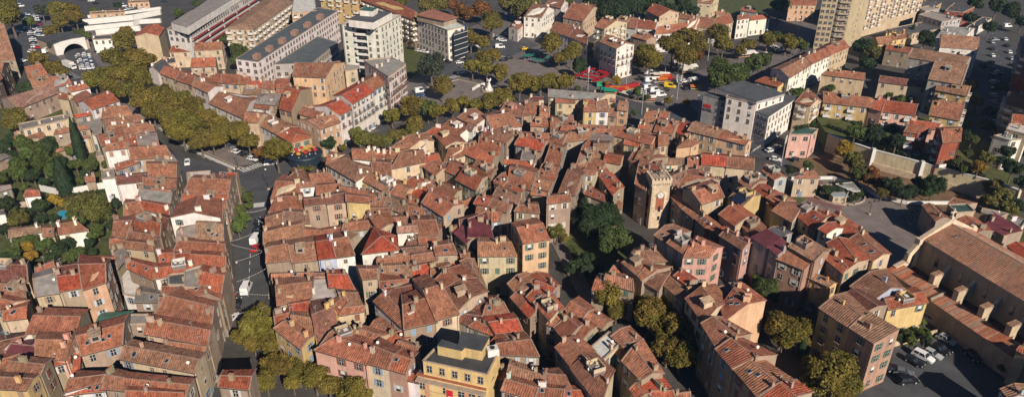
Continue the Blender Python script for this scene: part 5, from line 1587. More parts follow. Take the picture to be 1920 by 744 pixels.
def trees(t, s, g='trees of the town', g0=0.0):
    f_ = 1.16 if g == BV_ else (1.22 if g == CW or 'narrow lane' in g or 'park below' in g or 'church yard' in g or t in ('A3', 'A4') else (1.16 if t in ('A5', 'B6') else 1.08))
    for e in s.replace('\n', ' ').split(';'):
        e = e.strip()
        if not e: continue
        a = e.split(); k = a[1] if len(a) > 1 else 'p'; x, y, r = map(float, a[0].split(',')); tree(t, x, y, r * f_, k, g, g0)
BV_ = 'plane trees of the boulevard'; CW = 'ochre plane trees along the square at the bottom'
trees('A1', '700,225,68;645,320,72;760,330,66;825,330,48;700,405,75;600,420,60;520,440,60;615,490,62;780,430,65;710,500,60;800,545,75;895,520,60;850,620,62;930,600,75;1010,560,60;1060,590,70;960,670,66;1060,700,70;1150,650,60;700,185,40', BV_)
trees('A2', '40,590,60;120,600,60;190,610,55;60,680,60;160,690,70;260,665,65;340,690,55;420,725,60;30,510,40', BV_)
trees('B2', '120,20,66;220,60,66;290,60,60;350,30,60;440,20,66;490,70,55;645,120,80;560,135,38 b', BV_)
trees('A1', '50,80,85;30,30,60;310,60,58;400,60,56;330,115,48;420,100,45;230,60,42 s;280,170,42;215,330,52;300,380,52;345,400,38;70,660,72;160,120,34 g;520,60,24 g;440,190,30 g;480,200,28 g;290,250,30 s;135,495,48 d;655,30,24 d;1000,75,30 g')
trees('A2', '350,215,38 g;440,275,55 g;445,330,48 g;672,172,32 g;200,20,30 g;540,30,30 g;750,40,30 g')
trees('A3', '620,365,72 s;680,475,55;840,210,48;905,235,40;960,115,58;800,70,52 b;740,20,45 b;850,370,45;910,320,45;930,385,45;1005,405,45;965,310,45;510,590,66;600,600,50 g;650,615,48;740,590,48;800,565,40;860,585,45;940,565,48;1020,540,52;400,640,45;530,690,50;600,20,56 o;660,20,50 o;450,15,40 o;900,50,50 b;1050,20,50 o;1100,60,40 o;1120,10,40 o')
trees('A4', '230,40,50 o;290,20,50 o;20,60,40 b;60,120,55 o;630,15,50 d;700,60,62 d;780,50,62 d;860,30,60 d;740,0,66 d;400,240,58;510,285,55;440,320,40;555,368,42 d;220,460,58;290,465,45;340,462,45;400,455,45;478,455,48;760,450,26 y;885,355,34 g;950,335,62;920,290,50;1078,245,75;1140,310,66;1160,200,50;885,510,32 g;930,540,20 g;1050,562,24;1152,570,24 y;860,630,20 g;480,10,40 g;620,90,25 g;545,490,18 g;710,465,16 y;60,560,50;130,545,48')
trees('A5', '60,325,64;330,255,48;330,310,30 b;440,185,58;465,245,50;560,280,34;605,245,40;715,220,48;820,225,50;850,250,40;450,375,64 g;512,410,70 g;560,400,58 g;640,345,55 g;692,330,45 g;430,440,55 g;300,210,55;780,25,50 g;450,672,28;520,702,28 g;600,722,30 g;375,662,18 y;740,482,34 y;20,20,60 d;90,20,55 d;160,50,45 d;240,30,50 d;300,60,35 d;470,110,25 g;760,205,30 g;900,250,40 g;880,520,45 g;760,660,30 g;380,200,25 g')
trees('A6', '290,260,56 d;345,295,50 o;320,355,46 d;560,172,28 d;640,205,46 d;690,240,36 d;890,100,38 d;1000,150,42 d;900,480,42;930,560,40;880,690,28 g;985,700,45 d;110,492,28 g;440,530,28 g;500,552,28 g;555,552,28 g;190,672,46 g;360,722,46 d;440,732,46 d;962,372,22 b;1130,60,56 d;1040,30,50 d;920,20,46 d;1180,120,40 d;1000,620,40 d;1060,480,38 d;30,690,35 g;250,700,40 d;560,710,30 d')
trees('B1', '90,200,56 g;112,258,46 g;230,180,66 g;290,235,46 g;200,110,56 g;130,85,52 g;280,90,56 d;395,130,36 g;450,292,28 g;505,440,100 o;575,480,66 g;430,490,62 g;400,430,50 o;100,505,60 o;228,425,46 d;230,500,36 d;112,630,46 g;190,615,42 g;250,650,46 g;335,672,52 d;430,695,46 g;80,690,46 g;170,712,36 y;30,420,55 d;20,560,40 d;505,205,44 g;585,200,24 g;60,60,40 d;20,100,40 d;340,190,44 d;420,200,40 g;300,400,35 y;350,420,30 y;540,570,40 g;260,590,30 g;380,640,40 d;-10,280,50 g;40,720,40 d;500,640,35 d;100,560,28 d', 'garden trees on the left')
trees('B1', '150,140,50 g;60,150,44 d;180,260,44 d;60,250,40 g;300,170,44 o;340,130,36 g;150,30,30 g;270,30,26 g;20,170,34 g;150,470,34 d;60,450,30 g;300,500,30 d;620,540,34 d;520,600,36 g;380,580,32 o;300,620,34 g;150,660,34 y;290,720,40 d;380,720,36 g;100,740,40 d;520,690,30 d;640,420,34 d;250,300,30 d;130,330,24 g;560,160,24 d;470,260,30 d', 'garden trees on the left')
trees('B2', '440,350,35 g;490,385,38 g;450,450,36 g;432,540,52 g;472,495,36 g;500,430,26 g;940,85,48 d;790,232,28 o;745,240,20 o;1125,60,58 o;840,225,22 o;1020,110,25 o')
trees('B3', '240,60,50 o;300,70,46 o;362,70,46 o;420,40,46 o;520,20,46 o;470,30,36 o;200,30,40 o')
trees('B4', '600,430,62 d;640,490,72 d;705,475,70 d;745,500,55 d;605,540,56 d;570,400,40 d;620,590,40 d;760,605,80 g;710,665,52 g;805,610,46 g;690,610,40 g;430,580,46 o;470,612,28 o;520,670,30 g;595,725,42 d;795,112,42 y;540,520,40 d', 'trees of the park below the clock tower')
trees('C4', '540,10,40 d;600,40,40 d;500,30,30 d;660,30,30 d', 'trees of the park below the clock tower')
trees('B5', '470,270,50 d;430,290,30 d;940,210,36 g;1140,130,46 y;1110,60,30 g;840,235,30 d;800,300,16 g')
trees('B6', '200,110,46 y;232,175,50 o;262,205,46 o;270,262,40 g;330,280,40 b;460,320,56 d;385,305,42 b;520,362,46 d;400,360,34 o;690,315,62 d;640,355,40 d;570,350,40 d;1020,330,56 o;1070,380,56 o;990,400,40 o;1150,430,45 d;1110,450,45 o;350,250,40 b;600,300,40 d;100,340,36 d;150,330,30 d;210,340,26 d;30,350,20 d')
trees('B6', '480,70,46 d;360,40,46 d;250,20,46 g;420,80,30 d;820,190,28 g;880,140,24 g;940,215,40 y;980,170,40 o;860,225,26 g;1130,220,52 d;1060,180,30 d;1100,130,40 d;900,60,30 g;870,30,20 d;1180,300,40 d;1160,40,40 d', g0=6.0)
CW = 'ochre plane trees along the square at the bottom'
trees('C2', '565,275,64;525,345,84;460,395,58;585,375,78;612,450,66;690,445,58;622,562,68;700,562,66;772,592,66;862,622,78;922,602,58;1012,662,58;1082,692,76;1152,702,50;812,532,40;590,650,60;520,440,60;740,660,50;940,680,60;1020,730,40', CW)
trees('C4', '720,170,82;762,250,55;720,90,50;950,270,90;1020,235,66;1000,360,62', 'tall autumn trees right of the narrow lane')
trees('C5', '200,355,84;262,420,66;228,500,80;155,470,74;300,470,50;120,400,60;60,290,80;30,200,60', 'tall autumn trees right of the narrow lane')
trees('C5', '700,125,66 g;660,90,40 g;740,180,36 g;800,350,88;870,370,86;740,320,66;800,430,50;930,420,44;660,280,44;1060,600,118;1130,560,84;1000,660,84;1150,660,80;960,560,50;1090,700,80', 'autumn trees left of the church yard')
trees('C6', '540,390,36 g;600,380,34 g;560,430,34 g;640,420,34 d;500,420,28 d;1070,580,28 o;660,395,26 g;450,330,20 g', 'shrubs of the palm garden')
def cypress(t, xb, yb, ytop, wpx, label):
    X, Yb = tp(t, xb, yb); _, Yt = tp(t, xb, ytop); s = scale_at(Yb); h = (Yb - Yt) / (s * .86); p = P(X, Yb); root = empty('cypress_tree', p); me = CY[TN[0] % 2]; TN[0] += 1; r = wpx * KX / s / 2
    link('crown', me, root, (0, 0, .4), TN[0], (.028, .048, .022), (r, r, h / 6.5)); b = MB(); b.tube([(0, 0, 0), (0, 0, h * .3)], [.25, .15], 8); b.obj('trunk', M['bark'], root); tag(root, label, 'cypress tree')
cypress('B1', 375, 372, 178, 92, 'thick dark cypress in front of the white garden wall'); cypress('B1', 462, 190, -30, 62, 'tall slender cypress rising at the top of the gardens'); cypress('C5', 890, 525, 400, 52, 'small pointed cypress beside the autumn trees at the bottom')
cypress('A6', 555, 225, 145, 26, 'small dark cypress near the flat-roofed buildings top right')
# palms
def palm(x, y, h, lab):
    p = P(x, y); root = empty('palm_tree', p); b = MB(); b.tube([(0, 0, 0), (.1, 0, h * .5), (0, 0, h)], [.28, .2, .18], 8); b.obj('trunk', M['bark'], root); f = MB(); r = random.Random(int(x))
    for k in range(20):
        t = k * 2.4; L_ = r.uniform(1.5, 2.1); up = r.uniform(.2, .9); pts = [Vector((math.cos(t) * L_ * s, math.sin(t) * L_ * s, h + up * s - 1.3 * s * s)) for s in (0, .33, .66, 1)]; sd = Vector((-math.sin(t), math.cos(t), 0))
        for i in range(3): w0, w1 = (.12, .3, .26, .03)[i], (.12, .3, .26, .03)[i + 1]; f.add([pts[i] - sd * w0, pts[i] + sd * w0, pts[i + 1] + sd * w1, pts[i + 1] - sd * w1], [(0, 1, 2, 3)])
    me = mesh('fronds', f.v, f.f, [M['leaf']]); at = me.attributes.new('tone', 'FLOAT', 'FACE'); at.data.foreach_set('value', [1.0] * len(f.f)); link('fronds', me, root, color=(.08, .10, .025)); tag(root, lab, 'palm tree')
palm(1719, 618, 3.2, 'larger palm in the small walled garden'); palm(1696, 628, 2.2, 'smaller palm beside the cream house in the walled garden')
def hedge(pts, h, w_, label, base=0.0):
    g_ = [P(*p, base) for p in pts]; o = g_[0]; r = random.Random(int(pts[0][0])); vs = []; fs = []; tone = []
    for a, b in zip(g_, g_[1:]):
        d = b - a; L_ = d.length; d /= L_; n = Vector((-d.y, d.x, 0))
        for k in range(int(L_ * h * 40)):
            p = a - o + d * r.uniform(0, L_) + n * r.uniform(-.5, .5) * w_ + Vector((0, 0, r.random() ** .6 * h)); nn = Vector((r.gauss(0, 1), r.gauss(0, 1), r.gauss(.6, 1))).normalized(); u = nn.orthogonal().normalized() * .2; w = nn.cross(u); i0 = len(vs)
            vs += [p - u - w, p + u - w, p + u + w, p - u + w]; fs.append((i0, i0 + 1, i0 + 2, i0 + 3)); tone.append(r.uniform(.6, 1.3))
    me = mesh('hedge', vs, fs, [M['leaf']]); at = me.attributes.new('tone', 'FLOAT', 'FACE'); at.data.foreach_set('value', tone)
    tag(link('hedge', me, None, o, color=(.05, .065, .022)), label, 'hedge')
hedge([(1550, 238), (1635, 268)], 1.2, 1.4, 'clipped hedge along the left end of the retaining wall', 6); hedge([(1780, 316), (1845, 336)], 1.4, 1.4, 'dark hedge on top of the retaining wall by the brick flats', 6)
hedge([(1655, 281), (1715, 299)], 1.2, 1.0, 'hedge on the retaining wall left of the brick flats', 6); hedge([(1488, 243), (1530, 236)], 1.0, 2.0, 'planting on the roof edge of the pink building', 9.2); hedge([(1565, 348), (1600, 352), (1612, 368), (1590, 380)], 1.6, 2.5, 'round hedge of the planted circle on the church square')
hedge([(200, 330), (270, 325)], 1.2, 2.5, 'row of shrubs below the houses at the garden edge'); hedge([(80, 375), (200, 360)], 1.0, 2, 'long low shrubs along the garden path')
HAZE = 0.00007
# ---------------------------------------------------------------- cars
def car_meshes(kind):
    L_, W, H1, H2 = dict(car=(4.2, 1.75, .85, 1.45), suv=(4.6, 1.85, 1.0, 1.7), van=(5.2, 1.95, 1.2, 2.3))[kind]
    body = MB(); x0, x1 = -L_ / 2, L_ / 2
    prof = [(x0, .3), (x0, H1 * .8), (x0 + .15, H1), (x1 - 1.1, H1), (x1 - .15, H1 * .78), (x1, .55), (x1, .3)]
    n = len(prof); vs = [(x, y, z) for y in (-W / 2, W / 2) for x, z in prof]
    body.add(vs, [tuple(range(n)), tuple(range(2 * n - 1, n - 1, -1))] + [((i + 1) % n, i, i + n, (i + 1) % n + n) for i in range(n)])
    r0, r1 = (x0 + .25, x1 - 1.35) if kind != 'van' else (x0 + .05, x1 - 1.0)
    t0, t1 = (x0 + .75, x1 - 2.0) if kind == 'car' else ((x0 + .4, x1 - 1.9) if kind == 'suv' else (x0 + .1, x1 - 1.5)); wi = W / 2 - .06; wt = W / 2 - .24
    vs = [(r0, -wi, H1), (r1, -wi, H1), (r1, wi, H1), (r0, wi, H1), (t0, -wt, H2 - .08), (t1, -wt, H2 - .08), (t1, wt, H2 - .08), (t0, wt, H2 - .08)]
    glass = MB(); glass.add(vs, [(0, 1, 5, 4), (1, 2, 6, 5), (2, 3, 7, 6), (3, 0, 4, 7), (4, 5, 6, 7)])
    roof = MB(); roof.box(((t0 + t1) / 2, 0, H2 - .04), (t1 - t0 + .1, 2 * wt + .06, .1))
    for x in (t0 + .1, (t0 + t1) / 2, t1 - .05):
        for s in (-1, 1): roof.bar((x, s * wt * 1.02, H2 - .05), (x + (-.25 if x == t0 + .1 else (.45 if x == t1 - .05 else 0)), s * wi * 1.02, H1), .09, .07)
    if kind == 'van': roof.box(((x0 + .9), 0, (H1 + H2) / 2), (1.7, 2 * wi + .02, H2 - H1 - .1))
    wh = []
    for x in (x0 + .8, x1 - .85):
        for s in (-1, 1): w_ = MB(); w_.tube([(0, -s * .1, 0), (0, s * .1, 0)], [.33, .33], 12, 0); w_.tube([(0, s * .1, 0), (0, s * .12, 0)], [.2, .18], 10, 1); wh.append((mesh('wheel', w_.v, w_.f, [M['tyre'], M['steel']], w_.uv, w_.m), (x, s * (W / 2 - .08), .33)))
    lt = MB(); lt.box((0, 0, 0), (.06, .3, .14)); ltm = mesh('headlight', lt.v, lt.f, [M['white']], lt.uv, lt.m)
    al = MB(); al.add(body.v, body.f, 0); al.add(glass.v, glass.f, 1); al.add(roof.v, roof.f, 0)
    for m_, p in wh: al.add([Vector(v.co) + Vector(p) for v in m_.vertices], [tuple(f.vertices) for f in m_.polygons], 2)
    one = mesh('parked_' + kind, al.v, al.f, [M['car'], M['glass'], M['tyre']], al.uv, al.m)
    return dict(body=mesh('body', body.v, body.f, [M['car']], body.uv, body.m), glass=mesh('cabin_glass', glass.v, glass.f, [M['glass']], glass.uv, glass.m), roof=mesh('car_roof', roof.v, roof.f, [M['car']], roof.uv, roof.m), wh=wh, lt=ltm, one=one, L=L_, W=W)
CM = {k: car_meshes(k) for k in ('car', 'suv', 'van')}
CC = dict(w=((.7, .7, .68), 'white'), s=((.36, .37, .38), 'silver'), g=((.12, .125, .13), 'grey'), k=((.012, .012, .015), 'black'), b=((.03, .06, .16), 'blue'), r=((.4, .02, .015), 'red'), y=((.75, .5, .02), 'yellow'), n=((.02, .03, .06), 'dark blue'), e=((.03, .25, .12), 'green'))
CARN = [0]
def car(x, y, hd, c='w', kind='car', g='cars parked in the town'):
    CARN[0] += 1; p = P(x, y); col, cn = CC[c]; m = CM[kind]; a = math.radians(hd); near = p.length < 330
    nm = {'car': 'parked_car', 'suv': 'parked_car', 'van': 'parked_van'}[kind]
    if near:
        root = empty(nm, (p.x, p.y, .22), a); link('body', m['body'], root, color=col); link('cabin_glass', m['glass'], root); link('car_roof', m['roof'], root, color=col)
        for me, q in m['wh']: link('wheel', me, root, q)
        for s in (-1, 1): link('headlight', m['lt'], root, (m['L'] / 2, s * (m['W'] / 2 - .3), .68))
    else: root = link(nm, m['one'], None, (p.x, p.y, .22), a, col)
    later(root, f'{cn} {"van" if kind == "van" else "car"}', 'van' if kind == 'van' else 'car', g, p)
def row(a, b, n, hd, cols, g, kind='car'):
    for i in range(n):
        t = (i + .5) / n; car(a[0] + (b[0] - a[0]) * t, a[1] + (b[1] - a[1]) * t, hd + RND.uniform(-3, 3), cols[i % len(cols)], kind, g)
pk = 'cars in the car parks top left'
row((50, 28), (68, 92), 17, 10, 'wkswgbswkwsnw', pk); row((66, 30), (82, 92), 15, 10, 'swwkrgswbwkw', pk); row((70, 90), (78, 94), 1, 5, 'r', pk)
row((150, 105), (160, 133), 9, 8, 'wskwwgsw', pk); row((161, 103), (170, 132), 9, 8, 'wwsbwkws', pk)
car(60, 98, 80, 'w'); car(87, 99, 100, 'w', 'van'); car(50, 55, 80, 'w'); car(185, 98, 60, 'k'); car(44, 117, 60, 'w'); car(43, 127, 60, 'k'); car(36, 62, 10, 'w'); car(38, 14, 5, 'w', 'van'); car(172, 4, 15, 'w'); car(180, 8, 10, 'k'); car(308, 5, 10, 'n'); car(270, 18, 20, 'w'); car(231, 14, 5, 'w', 'van')
bd = 'cars along the boulevard'
car(508, 309.5, 18, 'w', 'suv', bd); car(445, 288, -25, 'w', 'car', bd); car(457, 293, -20, 'k', 'car', bd); car(474, 301, -25, 'w', 'car', bd); car(430, 278, -35, 'g', 'car', bd); car(352, 308, -70, 'w', 'car', bd); car(412, 268, -30, 'k', 'car', bd)
st = 'cars in the shopping street'
car(481, 453, 88, 'w', 'van', st); car(480, 468, 90, 'r', 'car', st); car(484, 432, 85, 'k', 'car', st); car(463, 545, 95, 'w', 'van', st); car(447, 572, 100, 'k', 'car', st); car(486, 418, 82, 'k', 'car', st); car(435, 600, 80, 'w', 'car', st)
sq = 'cars around the square'
car(865, 139, 20, 'w', 'car', sq); car(788, 174, 30, 'w', 'van', sq); car(797, 100, -30, 'w', 'car', sq); car(786, 98, -30, 'w', 'car', sq); car(828, 114, -25, 'w', 'car', sq); car(770, 93, -30, 'k', 'car', sq); car(840, 118, -30, 'k', 'car', sq); car(984, 94, 25, 'y', 'car', sq); car(938, 91, 0, 'w', 'van', sq)
row((918, 66), (946, 80), 5, -5, 'wwkww', sq); car(950, 67, -25, 'w', 'car', sq); car(962, 72, -25, 'k', 'car', sq); car(955, 111, 15, 'k', 'car', sq); car(945, 115, 15, 'k', 'car', sq); car(713, 230, 40, 'w', 'van', sq); car(700, 240, 40, 'k', 'car', sq); car(690, 246, 40, 'w', 'car', sq); car(900, 90, 10, 'w', 'van', sq); car(1052, 120, 0, 'w', 'car', sq)
car(788, 182, 30, 'b', 'car', sq); car(955, 155, 60, 'k', 'car', sq); car(848, 165, 40, 'k', 'car', sq); car(870, 128, 20, 'g', 'car', sq); car(862, 120, 20, 'w', 'car', sq); car(878, 112, 20, 'k', 'car', sq)
mk_ = 'vans and cars of the market'
car(1256, 165, -25, 'y', 'van', mk_); car(1227, 173, 20, 'w', 'van', mk_); car(1238, 181, 15, 'w', 'van', mk_); car(1215, 168, 20, 'w', 'van', mk_); car(1218, 154, 15, 'w', 'van', mk_); car(1219, 141, -20, 'w', 'van', mk_); car(1200, 150, 30, 'k', 'car', mk_); car(1283, 155, 30, 'w', 'car', mk_); car(1268, 158, -60, 'g', 'van', mk_); car(1299, 155, 30, 'w', 'van', mk_); car(1128, 163, 8, 'e', 'van', mk_); car(1180, 240, 10, 'w', 'car', mk_); car(1232, 156, 20, 's', 'car', mk_); car(1192, 160, 20, 'r', 'car', mk_)
car(1247, 150, 10, 's', 'van', mk_); car(1210, 160, 10, 'b', 'car', mk_); car(1284, 168, 100, 'k', 'car', mk_); car(1250, 172, 10, 'k', 'car', mk_)
row((1448, 88), (1462, 98), 4, -8, 'wwkw', sq); car(1438, 104, -10, 'w', 'car', sq); car(1470, 92, 20, 'k', 'car', sq); car(1390, 96, 20, 'w', 'van', sq)
hs = 'cars beside the hotel'
car(1444, 285, 25, 'w', 'car', hs); car(1457, 279, 25, 'w', 'car', hs); car(1454, 302, -30, 'w', 'car', hs); car(1448, 257, 20, 'k', 'car', hs); car(1491, 302, 30, 'k', 'car', hs); car(1400, 262, 30, 'k', 'car', hs)
cy_ = 'cars in the church yard'
def yc(x, y, hd, c, k='car'): car(1660 + x / 4.042, 560 + y / 4.042, hd, c, k, cy_)
yc(280, 455, -52, 'w', 'suv'); yc(350, 435, -52, 's'); yc(210, 490, -55, 'k'); yc(395, 400, -55, 'k'); yc(455, 325, -55, 's'); yc(345, 175, -60, 's', 'suv'); yc(545, 300, -45, 'n'); yc(160, 635, 8, 'k', 'suv'); yc(75, 555, -20, 'k'); yc(655, 450, -80, 'k'); yc(420, 395, -55, 'k'); yc(130, 575, -20, 'g')
av = 'cars in the shaded avenue'
row((1858, 75), (1862, 200), 10, 85, 'skwgkbwkss', av); row((1882, 70), (1900, 130), 5, 80, 'wkwsg', av); car(1868, 138, 70, 'w', 'car', av); car(1877, 142, 70, 'k', 'car', av); car(1888, 52, 10, 'w', 'van', av); car(1866, 77, 0, 's', 'car', av); row((1860, 215), (1866, 290), 7, 88, 'ksgkwkg', av)
tp_ = 'cars by the terraces top left'
row((225, 22), (262, 16), 4, 80, 'kwsg', tp_)
# delivery lorry by the bridge
def lorry():
    p = P(130, 128); root = empty('lorry', (p.x, p.y, .2), math.radians(-35)); b = MB(); b.box((0, 0, 2.0), (7.5, 2.4, 2.7)); b.obj('cargo_box', M['white'], root); b = MB(); b.box((4.7, 0, 1.5), (1.7, 2.3, 2.2), 0, 0); b.box((5.5, 0, 1.9), (.15, 2.0, .8), 0, 1); b.obj('cab', [M['white'], M['glass']], root)
    for x in (-2.6, -1.6, 4.4):
        for s in (-1, 1): w_ = MB(); w_.tube([(x, s * 1.0, .5), (x, s * 1.25, .5)], [.5, .5], 12); w_.obj('wheel', M['tyre'], root)
    tag(root, 'long white lorry parked by the arched bridge', 'lorry')
lorry()
# ---------------------------------------------------------------- market: parasols, stalls
def parasol_mesh(r, h, n=8):
    b = MB(); vs = [(r * math.cos(2 * math.pi * k / n), r * math.sin(2 * math.pi * k / n), h - .5) for k in range(n)] + [(0, 0, h)] + [(r * math.cos(2 * math.pi * k / n), r * math.sin(2 * math.pi * k / n), h - .7) for k in range(n)]
    b.add(vs, [(k, (k + 1) % n, n) for k in range(n)] + [(k + n + 1, (k + 1) % n + n + 1, (k + 1) % n, k) for k in range(n)]); c = mesh('canopy', b.v, b.f, [M['paint']], b.uv, b.m)
    b = MB(); b.tube([(0, 0, 0), (0, 0, h - .05)], [.05, .04], 6); b.lathe((0, 0, 0), [(.35, 0), (.3, .12)], 8); return c, mesh('pole', b.v, b.f, [M['steel']], b.uv, b.m)
PM = parasol_mesh(1.65, 2.9, 4); PS = parasol_mesh(.85, 2.1, 8)
def parasol(x, y, col, m=PM, z=0.0, cn='red', g='red parasols of the pavement cafe', rot=.3):
    p = P(x, y, z); r = empty('parasol', p, rot); link('canopy', m[0], r, color=col); link('pole', m[1], r); later(r, f'{cn} parasol', 'parasol', g, p + Vector((0, 0, 2.5)))
def table(x, y, g='tables of the pavement cafes'):
    pass
K4 = (840, 60, 3.98)
for (x, y) in [(960, 345), (990, 330), (1020, 318), (1050, 305), (1080, 298), (1000, 352), (1035, 358), (1072, 362), (1108, 368), (1140, 360), (1170, 350), (1130, 315), (1160, 325), (1105, 340), (1055, 335), (1090, 385), (1125, 388), (1165, 300), (1185, 335), (1195, 318)]:
    parasol(*tp(K4, x, y + 12), (.30, .01, .016))
for (x, y) in [(620, 200), (650, 185), (690, 180), (730, 195), (745, 215), (640, 225), (670, 235), (710, 240), (600, 195), (575, 205), (700, 150), (740, 155), (660, 160)]:
    parasol(*tp(K4, x, y + 8), (.02, .14, .11) if y > 170 else (.45, .42, .36), cn='dark green' if y > 170 else 'cream', g='parasols of the square terrace')
STC = [((.55, .5, .42), 'cream'), ((.34, .02, .02), 'red'), ((.42, .12, .02), 'orange'), ((.65, .62, .58), 'white'), ((.02, .2, .14), 'green'), ((.55, .4, .05), 'yellow')]
def stall(x, y, w_, d_, c, rot, h=2.6):
    p = P(x, y); root = empty('market_stall', p, math.radians(rot)); col, cn = STC[c]; b = MB()
    b.add([(-w_ / 2, -d_ / 2, h - .4), (w_ / 2, -d_ / 2, h - .4), (w_ / 2, 0, h + .2), (-w_ / 2, 0, h + .2), (w_ / 2, d_ / 2, h - .4), (-w_ / 2, d_ / 2, h - .4), (-w_ / 2, -d_ / 2, h - .65), (w_ / 2, -d_ / 2, h - .65)], [(0, 1, 2, 3), (3, 2, 4, 5), (6, 7, 1, 0)]); b.obj('awning', M['paint'], root, color=col)
    b = MB()
    for sx in (-1, 1):
        for sy in (-1, 1): b.tube([(sx * (w_ / 2 - .1), sy * (d_ / 2 - .1), 0), (sx * (w_ / 2 - .1), sy * (d_ / 2 - .1), h - .4)], [.04, .04], 5)
    b.obj('frame', M['steel'], root); b = MB(); b.box((0, -.2, .8), (w_ * .85, d_ * .5, .12)); 
    rr = random.Random(int(x)); 
    for k in range(5): b.box((-w_ * .35 + k * w_ * .17, -.2, .95), (w_ * .13, d_ * .4, .22), 0, 1)
    b.obj('counter', [M['mortar'], M['paint']], root, color=(rr.uniform(.1, .6), rr.uniform(.1, .5), .08)); later(root, f'{cn} market stall', 'market stall', 'stalls of the street market', p)
for x, y, w_, d_, c, r in [(705, 205, 5, 3.5, 4, -12), (735, 215, 6, 3.5, 4, -12), (735, 190, 5, 3, 1, -12), (770, 195, 5, 3, 2, -12), (790, 207, 6, 3.5, 1, 10), (820, 200, 6, 3.5, 2, 14), (845, 190, 6, 3.5, 1, 14), (875, 182, 5, 3, 1, 14), (855, 240, 5, 2.5, 0, -50), (885, 240, 5, 2.5, 0, -50)]:
    stall(*tp((960, 120, 3.98), x, y + 14), w_, d_, c, r)
for x, y, w_, d_, c, r in [(405, 125, 8, 5, 0, 10), (440, 110, 8, 5, 3, 10), (365, 80, 5, 4, 3, 0), (395, 95, 5, 4, 0, 0), (220, 175, 5, 3, 0, -15), (262, 170, 5, 3, 3, -15), (300, 205, 5, 3, 1, -15), (240, 210, 5, 3, 2, 15), (475, 210, 4, 4, 3, 40), (490, 265, 5, 3, 2, 0), (190, 205, 4, 3, 3, 10), (260, 190, 5, 3, 2, -10), (280, 185, 4, 3, 1, 0), (15, 260, 6, 3.5, 1, 12), (430, 140, 6, 3, 0, 10), (150, 345, 5, 3, 3, 8)]:
    stall(*tp((1180, 100, 3.98), x, y + 12), w_, d_, c, r)
stall(1395, 108, 12, 7, 3, 20, 3.2)
# red awning wrapped round the foot of the white corner block
aw = MB(); a, b, c = P(1134, 124), P(1163, 131), P(1190, 124); o = a.copy()
for p, q in ((a, b), (b, c)):
    d = (q - p).normalized(); n = Vector((d.y, -d.x, 0)); aw.add([p - o + Vector((0, 0, 3.6)), q - o + Vector((0, 0, 3.6)), q - o + n * 2.6 + Vector((0, 0, 2.7)), p - o + n * 2.6 + Vector((0, 0, 2.7)), q - o + n * 2.6 + Vector((0, 0, 2.2)), p - o + n * 2.6 + Vector((0, 0, 2.2))], [(0, 3, 2, 1), (3, 5, 4, 2)])
tag(aw.obj('awning', M['paint'], None, o, color=(.5, .01, .02)), 'red awning wrapped round the corner of the white block', 'awning')
# round glazed cafe with parasols on its roof terrace
def cafe():
    p = P(573, 305); root = empty('round_cafe', p); tag(root, 'round dark glazed cafe with a roof terrace of bright parasols', 'cafe'); R = 5.6; b = MB(); b.lathe((0, 0, 0), [(R, 0), (R, 3.4)], 32); b.obj('glazed_wall', M['glass'], root)
    b = MB(); b.lathe((0, 0, 3.4), [(R + .8, 0), (R + .6, .5), (R, .55)], 32)
    for k in range(28): t = 2 * math.pi * k / 28; b.bar((R * 1.01 * math.cos(t), R * 1.01 * math.sin(t), 0), (R * 1.01 * math.cos(t), R * 1.01 * math.sin(t), 3.4), .1, .1, 0)
    b.obj('canopy_ring', M['paint'], root, color=(.015, .03, .05)); b = MB()
    for k in range(40): t = 2 * math.pi * k / 40; b.bar((R * math.cos(t), R * math.sin(t), 3.95), (R * math.cos(t), R * math.sin(t), 4.9), .04, .04); t2 = t + 2 * math.pi / 40; b.bar((R * math.cos(t), R * math.sin(t), 4.9), (R * math.cos(t2), R * math.sin(t2), 4.9), .05, .05)
    b.obj('railing', M['dark'], root); r = random.Random(2)
    for k in range(16):
        t = k * 2.4; q = R * .85 * math.sqrt((k + .5) / 16); c, cn = [((.45, .28, .03), 'yellow'), ((.36, .03, .03), 'red'), ((.42, .13, .03), 'orange')][k % 3]
        e = empty('parasol', (p.x + q * math.cos(t), p.y + q * math.sin(t), 3.95), r.uniform(0, 2)); link('canopy', PS[0], e, color=c); link('pole', PS[1], e); later(e, f'{cn} parasol on the cafe terrace', 'parasol', 'bright parasols on the cafe roof', e.location + Vector((0, 0, 2)))
cafe()
# ---------------------------------------------------------------- street furniture
def mast_mesh():
    b = MB(); b.tube([(0, 0, 0), (0, 0, 11)], [.16, .1], 8); c = MB()
    for k in range(3): c.bar((-.9, 0, 9.2 + k * .9), (.9, 0, 9.2 + k * .9), .08, .08, 0); [c.box((s * .9, -.15, 9.2 + k * .9), (.7, .35, .5), 0, 1) for s in (-1, 1)]
    return mesh('pole', b.v, b.f, [M['steel']], b.uv, b.m), mesh('floodlights', c.v, c.f, [M['steel'], M['white']], c.uv, c.m)
MAST = mast_mesh()
for x, y in ((1247, 138), (1327, 114), (1429, 94), (1496, 67), (1333, 161), (1269, 188), (1308, 229), (1203, 215), (1174, 161), (1102, 171), (1464, 311)):
    p = P(x, y); r = empty('floodlight_mast', p, RND.uniform(0, 3)); link('pole', MAST[0], r); link('floodlights', MAST[1], r); later(r, 'tall floodlight mast', 'floodlight mast', 'floodlight masts round the market', p + Vector((0, 0, 8)))
